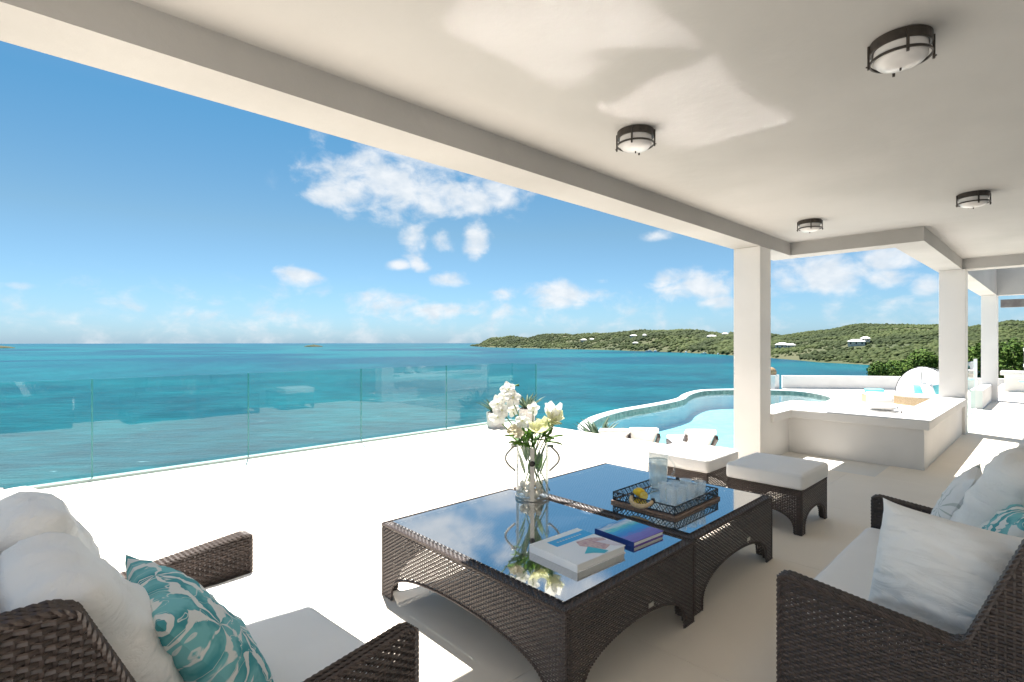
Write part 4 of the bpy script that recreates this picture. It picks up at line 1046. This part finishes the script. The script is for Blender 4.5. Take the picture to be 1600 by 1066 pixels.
DB = far(1443, 20.3, PZ - .005)
db = thing('daybed', 'round tan wicker daybed with white mattress and sheer white canopy', 'daybed', DB)
def sector(r0, a0, a1, n=28): return [(r0 * math.cos(a0 + (a1 - a0) * k / n), r0 * math.sin(a0 + (a1 - a0) * k / n)) for k in range(n + 1)]
MB().prism(sector(1.02, 0, 2 * math.pi, 40)[:-1], 0.0, .30).build('base', 'tan', db)
MB().prism(sector(.99, 0, 2 * math.pi, 40)[:-1], .302, .42).build('mattress', 'fabric', db, bevel=.025)
back_dir = math.atan2(-.28, 1.0)       # canopy closes the side away from the pool
cp = MB(); P = []
for i in range(15):
    ph = -1.45 + 2.9 * i / 14; row = []
    for j in range(13):
        th_ = (math.pi / 2) * 1.12 * j / 12
        r_ = 1.04
        row.append((r_ * math.cos(back_dir + ph) * math.cos(th_), r_ * math.sin(back_dir + ph) * math.cos(th_), .32 + 1.12 * math.sin(th_)))
    P.append(row)
cp.grid(P).build('canopy', 'canopy', db, smooth=True)
for ph in (-1.45, -.5, .5, 1.45):
    MB().tube([(1.05 * math.cos(back_dir + ph) * math.cos(t), 1.05 * math.sin(back_dir + ph) * math.cos(t), .30 + 1.13 * math.sin(t)) for t in np.linspace(0, 1.75, 14)], .014, 6).build('canopy_rib', 'bronze', db, smooth=True)
for i, (a, rr, m, s_) in enumerate(((2.2, .50, 'fabric', .44), (2.9, .35, 'turq', .40), (3.6, .45, 'fabric', .42), (4.2, .50, 'turq', .40), (2.6, .10, 'turq', .44), (3.9, .05, 'fabric', .46))):
    o = pillow(s_, s_, .16, 30 + i, n=18).build('daybed_pillow', m, None, smooth=True); o.location = (DB.x + rr * math.cos(a) + .1, DB.y + rr * math.sin(a) * .9, DB.z + .42 + s_ * .42)
    stand(o, 190 + i * 9, 28, i * 3)
    tag(o, ('turquoise' if m == 'turq' else 'white') + ' scatter pillow piled inside the canopied daybed', 'pillow', ('turquoise' if m == 'turq' else 'white') + ' daybed pillows')
fo = far(1368, 20.8, PZ - .005)
ft = thing('daybed_footstool', 'tan wicker footstool with white pad beside the daybed', 'footstool', fo, R(30))
MB().box(-.46, .46, -.34, .34, 0.0, .30).build('base', 'tan', ft, bevel=.02); rbox(.94, .70, .11, .03, .01).build('pad', 'fabric', ft, smooth=True, loc=(0, 0, .302))
tag(MB().lathe([(0, 0), (.30, 0), (.34, .03), (.34, .09), (.30, .12), (0, .13)], 28).build('round_cushion', 'turq', None, smooth=True, loc=(fo.x - .02, fo.y + .04, fo.z + .425)), 'round turquoise cushion lying on the tan footstool', 'cushion')
# towels on the ledge slab
for i, (x, y, lab) in enumerate(((8.30, 1.60, 'rolled white towel on a black edged tray on the ledge, nearer the seats'), (8.66, 1.70, 'rolled white towel on a black edged tray on the ledge, nearer the pool'))):
    tt = thing('towel_tray', 'white tray with black edge under a rolled towel, ' + ('nearer the seats' if i == 0 else 'nearer the pool'), 'tray', (x, y, .5905), R(-78))
    box('plate', 'white', tt, -.18, .18, -.12, .12, 0, .014); box('edge', 'black', tt, .1805, .19, -.12, .12, 0, .03)
    tw_ = thing('rolled_towel', lab, 'towel', (x - .02, y + .02, .606), R(-78)); tw_.scale = (1.1, 1.2, 1.2)
    sp = []; 
    for k in range(64):
        a = k * .42; r_ = .018 + .068 * k / 63; sp.append((r_ * math.cos(a), r_ * math.sin(a)))
    P = [[(q, c * 1.0, s + .086) for c, s in sp] for q in (-.13, -.05, .05, .12)]
    MB().grid(P).build('roll', 'fabric', tw_, smooth=True)
    MB().lathe([(0, -.118), (.079, -.118), (.0845, -.10), (.0855, 0), (.0845, .10), (.079, .112), (0, .112)], 24).build('core', 'fabric', tw_, smooth=True).matrix_local = Matrix.Translation((0, 0, .086)) @ Matrix.Rotation(R(90), 4, 'Y')

# ================================================================== SHRUBS
def shrub(label, loc, blobs, nleaf, ls, seed, group='sea grape shrubs beyond the wall'):
    r = np.random.default_rng(seed); t = thing('shrub', label, 'shrub', loc, 0, group); mb = MB()
    wts = np.array([b[3] ** 2 for b in blobs]); wts = wts / wts.sum()
    for k in range(nleaf):
        b = blobs[r.choice(len(blobs), p=wts)]
        d = r.normal(0, 1, 3); d /= np.linalg.norm(d); rad = b[3] * (1 - .38 * r.random() ** 1.6) * (1 + .14 * math.sin(d[0] * 7 + b[0]) * math.sin(d[1] * 6 + d[2] * 5))
        c = np.array(b[:3]) + d * rad * np.array([1, 1, .85])
        if c[2] < 0: continue
        nrm = d + r.normal(0, .55, 3) + np.array([0, 0, .5]); nrm /= np.linalg.norm(nrm)
        a = np.cross(nrm, r.normal(0, 1, 3)); a /= np.linalg.norm(a); bb = np.cross(nrm, a); s = ls * r.uniform(.6, 1.25)
        mb.add([c - a * s, c + bb * s * .75 + nrm * s * .12, c + a * s, c - bb * s * .75 + nrm * s * .12], [(0, 3, 2, 1)])
    mb.build('crown', 'seagrape', t, drop=False)
    tk = MB()
    for b in blobs: tk.tube([(b[0] * .25, b[1] * .25, 0), (b[0] * .6, b[1] * .6, b[2] * .5), (b[0], b[1], b[2])], [.07, .05, .02], 6)
    tk.build('trunk', 'bark', t); return t
def shrub_at(px, d, ztop, w, label, seed, n=5200, base=-2.3, ls=.085):
    p = far(px, d); h = ztop - base; r = np.random.default_rng(seed + 50); bl = []
    for k in range(9):
        rad = w * r.uniform(.28, .42); bl.append((r.uniform(-.6, .6) * w, r.uniform(-.6, .6) * w, min(h - rad * .9, h * r.uniform(.35, .85)), rad))
    bl.append((0, 0, h - w * .38, w * .42)); bl.append((0, 0, h * .4, w * .6))
    return shrub(label, (p.x, p.y, base), bl, n, ls, seed)
shrub_at(1392, 38, .18, 1.7, 'low pale green sea grape shrub left of the canopied daybed', 1)
shrub_at(1440, 37, 1.02, 2.1, 'tall bright green sea grape shrub directly behind the canopied daybed', 2, 7500)
shrub_at(1500, 36, 1.3, 2.2, 'sea grape shrub showing between the second and third columns', 3, 7000)
shrub_at(1585, 33, 1.75, 2.3, 'sea grape shrub behind the white slat fence', 4, 8000)
shrub_at(1660, 32, 1.7, 2.3, 'sea grape shrub at the far right behind the ledge', 5, 6000)

# ================================================================== HOUSES ACROSS THE BAY
def house(px, d, z, w, dp, h, label, roof='hip', wings=1):
    p = far(px, d, z); t = thing('house', label, 'house', p, math.atan2(p.y, p.x) + math.pi / 2, 'houses across the bay')
    MB().box(-w / 2, w / 2, -dp / 2, dp / 2, -3, h).build('wall', 'housewall', t)
    rh = h * .55; e = .8
    MB().add([(-w / 2 - e, -dp / 2 - e, h), (w / 2 + e, -dp / 2 - e, h), (w / 2 + e, dp / 2 + e, h), (-w / 2 - e, dp / 2 + e, h), (-w * .22, 0, h + rh), (w * .22, 0, h + rh)],
             [(0, 3, 2, 1), (0, 1, 5, 4), (1, 2, 5), (2, 3, 4, 5), (3, 0, 4)]).build('roof', 'rooftile', t)
    n = max(2, int(w / 4))
    for k in range(n):
        x = -w / 2 + (k + .5) * w / n; 
        for s in (-1, 1): box('window', 'darkpane', t, x - .7, x + .7, s * dp / 2 - .06, s * dp / 2 + .06, h * .25, h * .75)
    return t
def ground(P, px, d):
    q = far(px, d); D = (P[:, :, 0] - q.x) ** 2 + (P[:, :, 1] - q.y) ** 2; i = np.unravel_index(D.argmin(), D.shape); return P[i][2]
for (px, d, w, h, lab, P) in ((1338, 545, 15, 4.0, 'wide villa with white hipped roof on the slope across the bay', land_near), (1352, 552, 8, 3.2, 'small pavilion with white roof beside the wide hillside villa', land_near),
        (1222, 640, 15, 4.5, 'white villa among trees where the two hills meet', land_near), (1236, 630, 9, 3.5, 'smaller white house beside the villa where the hills meet', land_near),
        (1112, 930, 16, 4, 'long pale house above the shore near the first column', land_far), (1133, 930, 10, 4, 'small pale house just right of the long shore house', land_far),
        (990, 1180, 16, 4, 'pale house high on the far headland', land_far), (993, 1090, 12, 3.5, 'small house low on the far headland slope', land_far),
        (1007, 1130, 8, 5, 'narrow white house on the far headland ridge road', land_far), (912, 1400, 16, 5, 'pale villa in the woods of the far headland', land_far), (925, 1380, 12, 4, 'white cottage beside the pale villa on the headland', land_far)):
    house(px, d, ground(P, px, d) + .8, w, w * .6, h, lab)
def boat(px, d, s, lab):
    p = far(px, d, SEA_Z); t = thing('boat', lab, 'boat', p, random.uniform(0, 3), 'boats moored under the headland')
    V = []; 
    for i in range(7):
        q = i / 6; w = .30 * math.sin(math.pi * (.18 + .82 * (1 - q))) ** .7 if i < 6 else .02
        V.append([((q - .5) * 2 * s, -w * s, .28 * s * (1 + .3 * q)), ((q - .5) * 2 * s, -w * s * .6, -.08 * s), ((q - .5) * 2 * s, w * s * .6, -.08 * s), ((q - .5) * 2 * s, w * s, .28 * s * (1 + .3 * q))])
    MB().grid(V).build('hull', 'white', t); box('cabin', 'white', t, -.5 * s, .2 * s, -.2 * s, .2 * s, .2 * s, .55 * s)
for i, (px, d) in enumerate(((1014, 955), (1024, 950), (1072, 840), (1100, 770), (1122, 735))): boat(px, d, 6.5 - i * .5, 'small white motor boat moored close under the far headland')
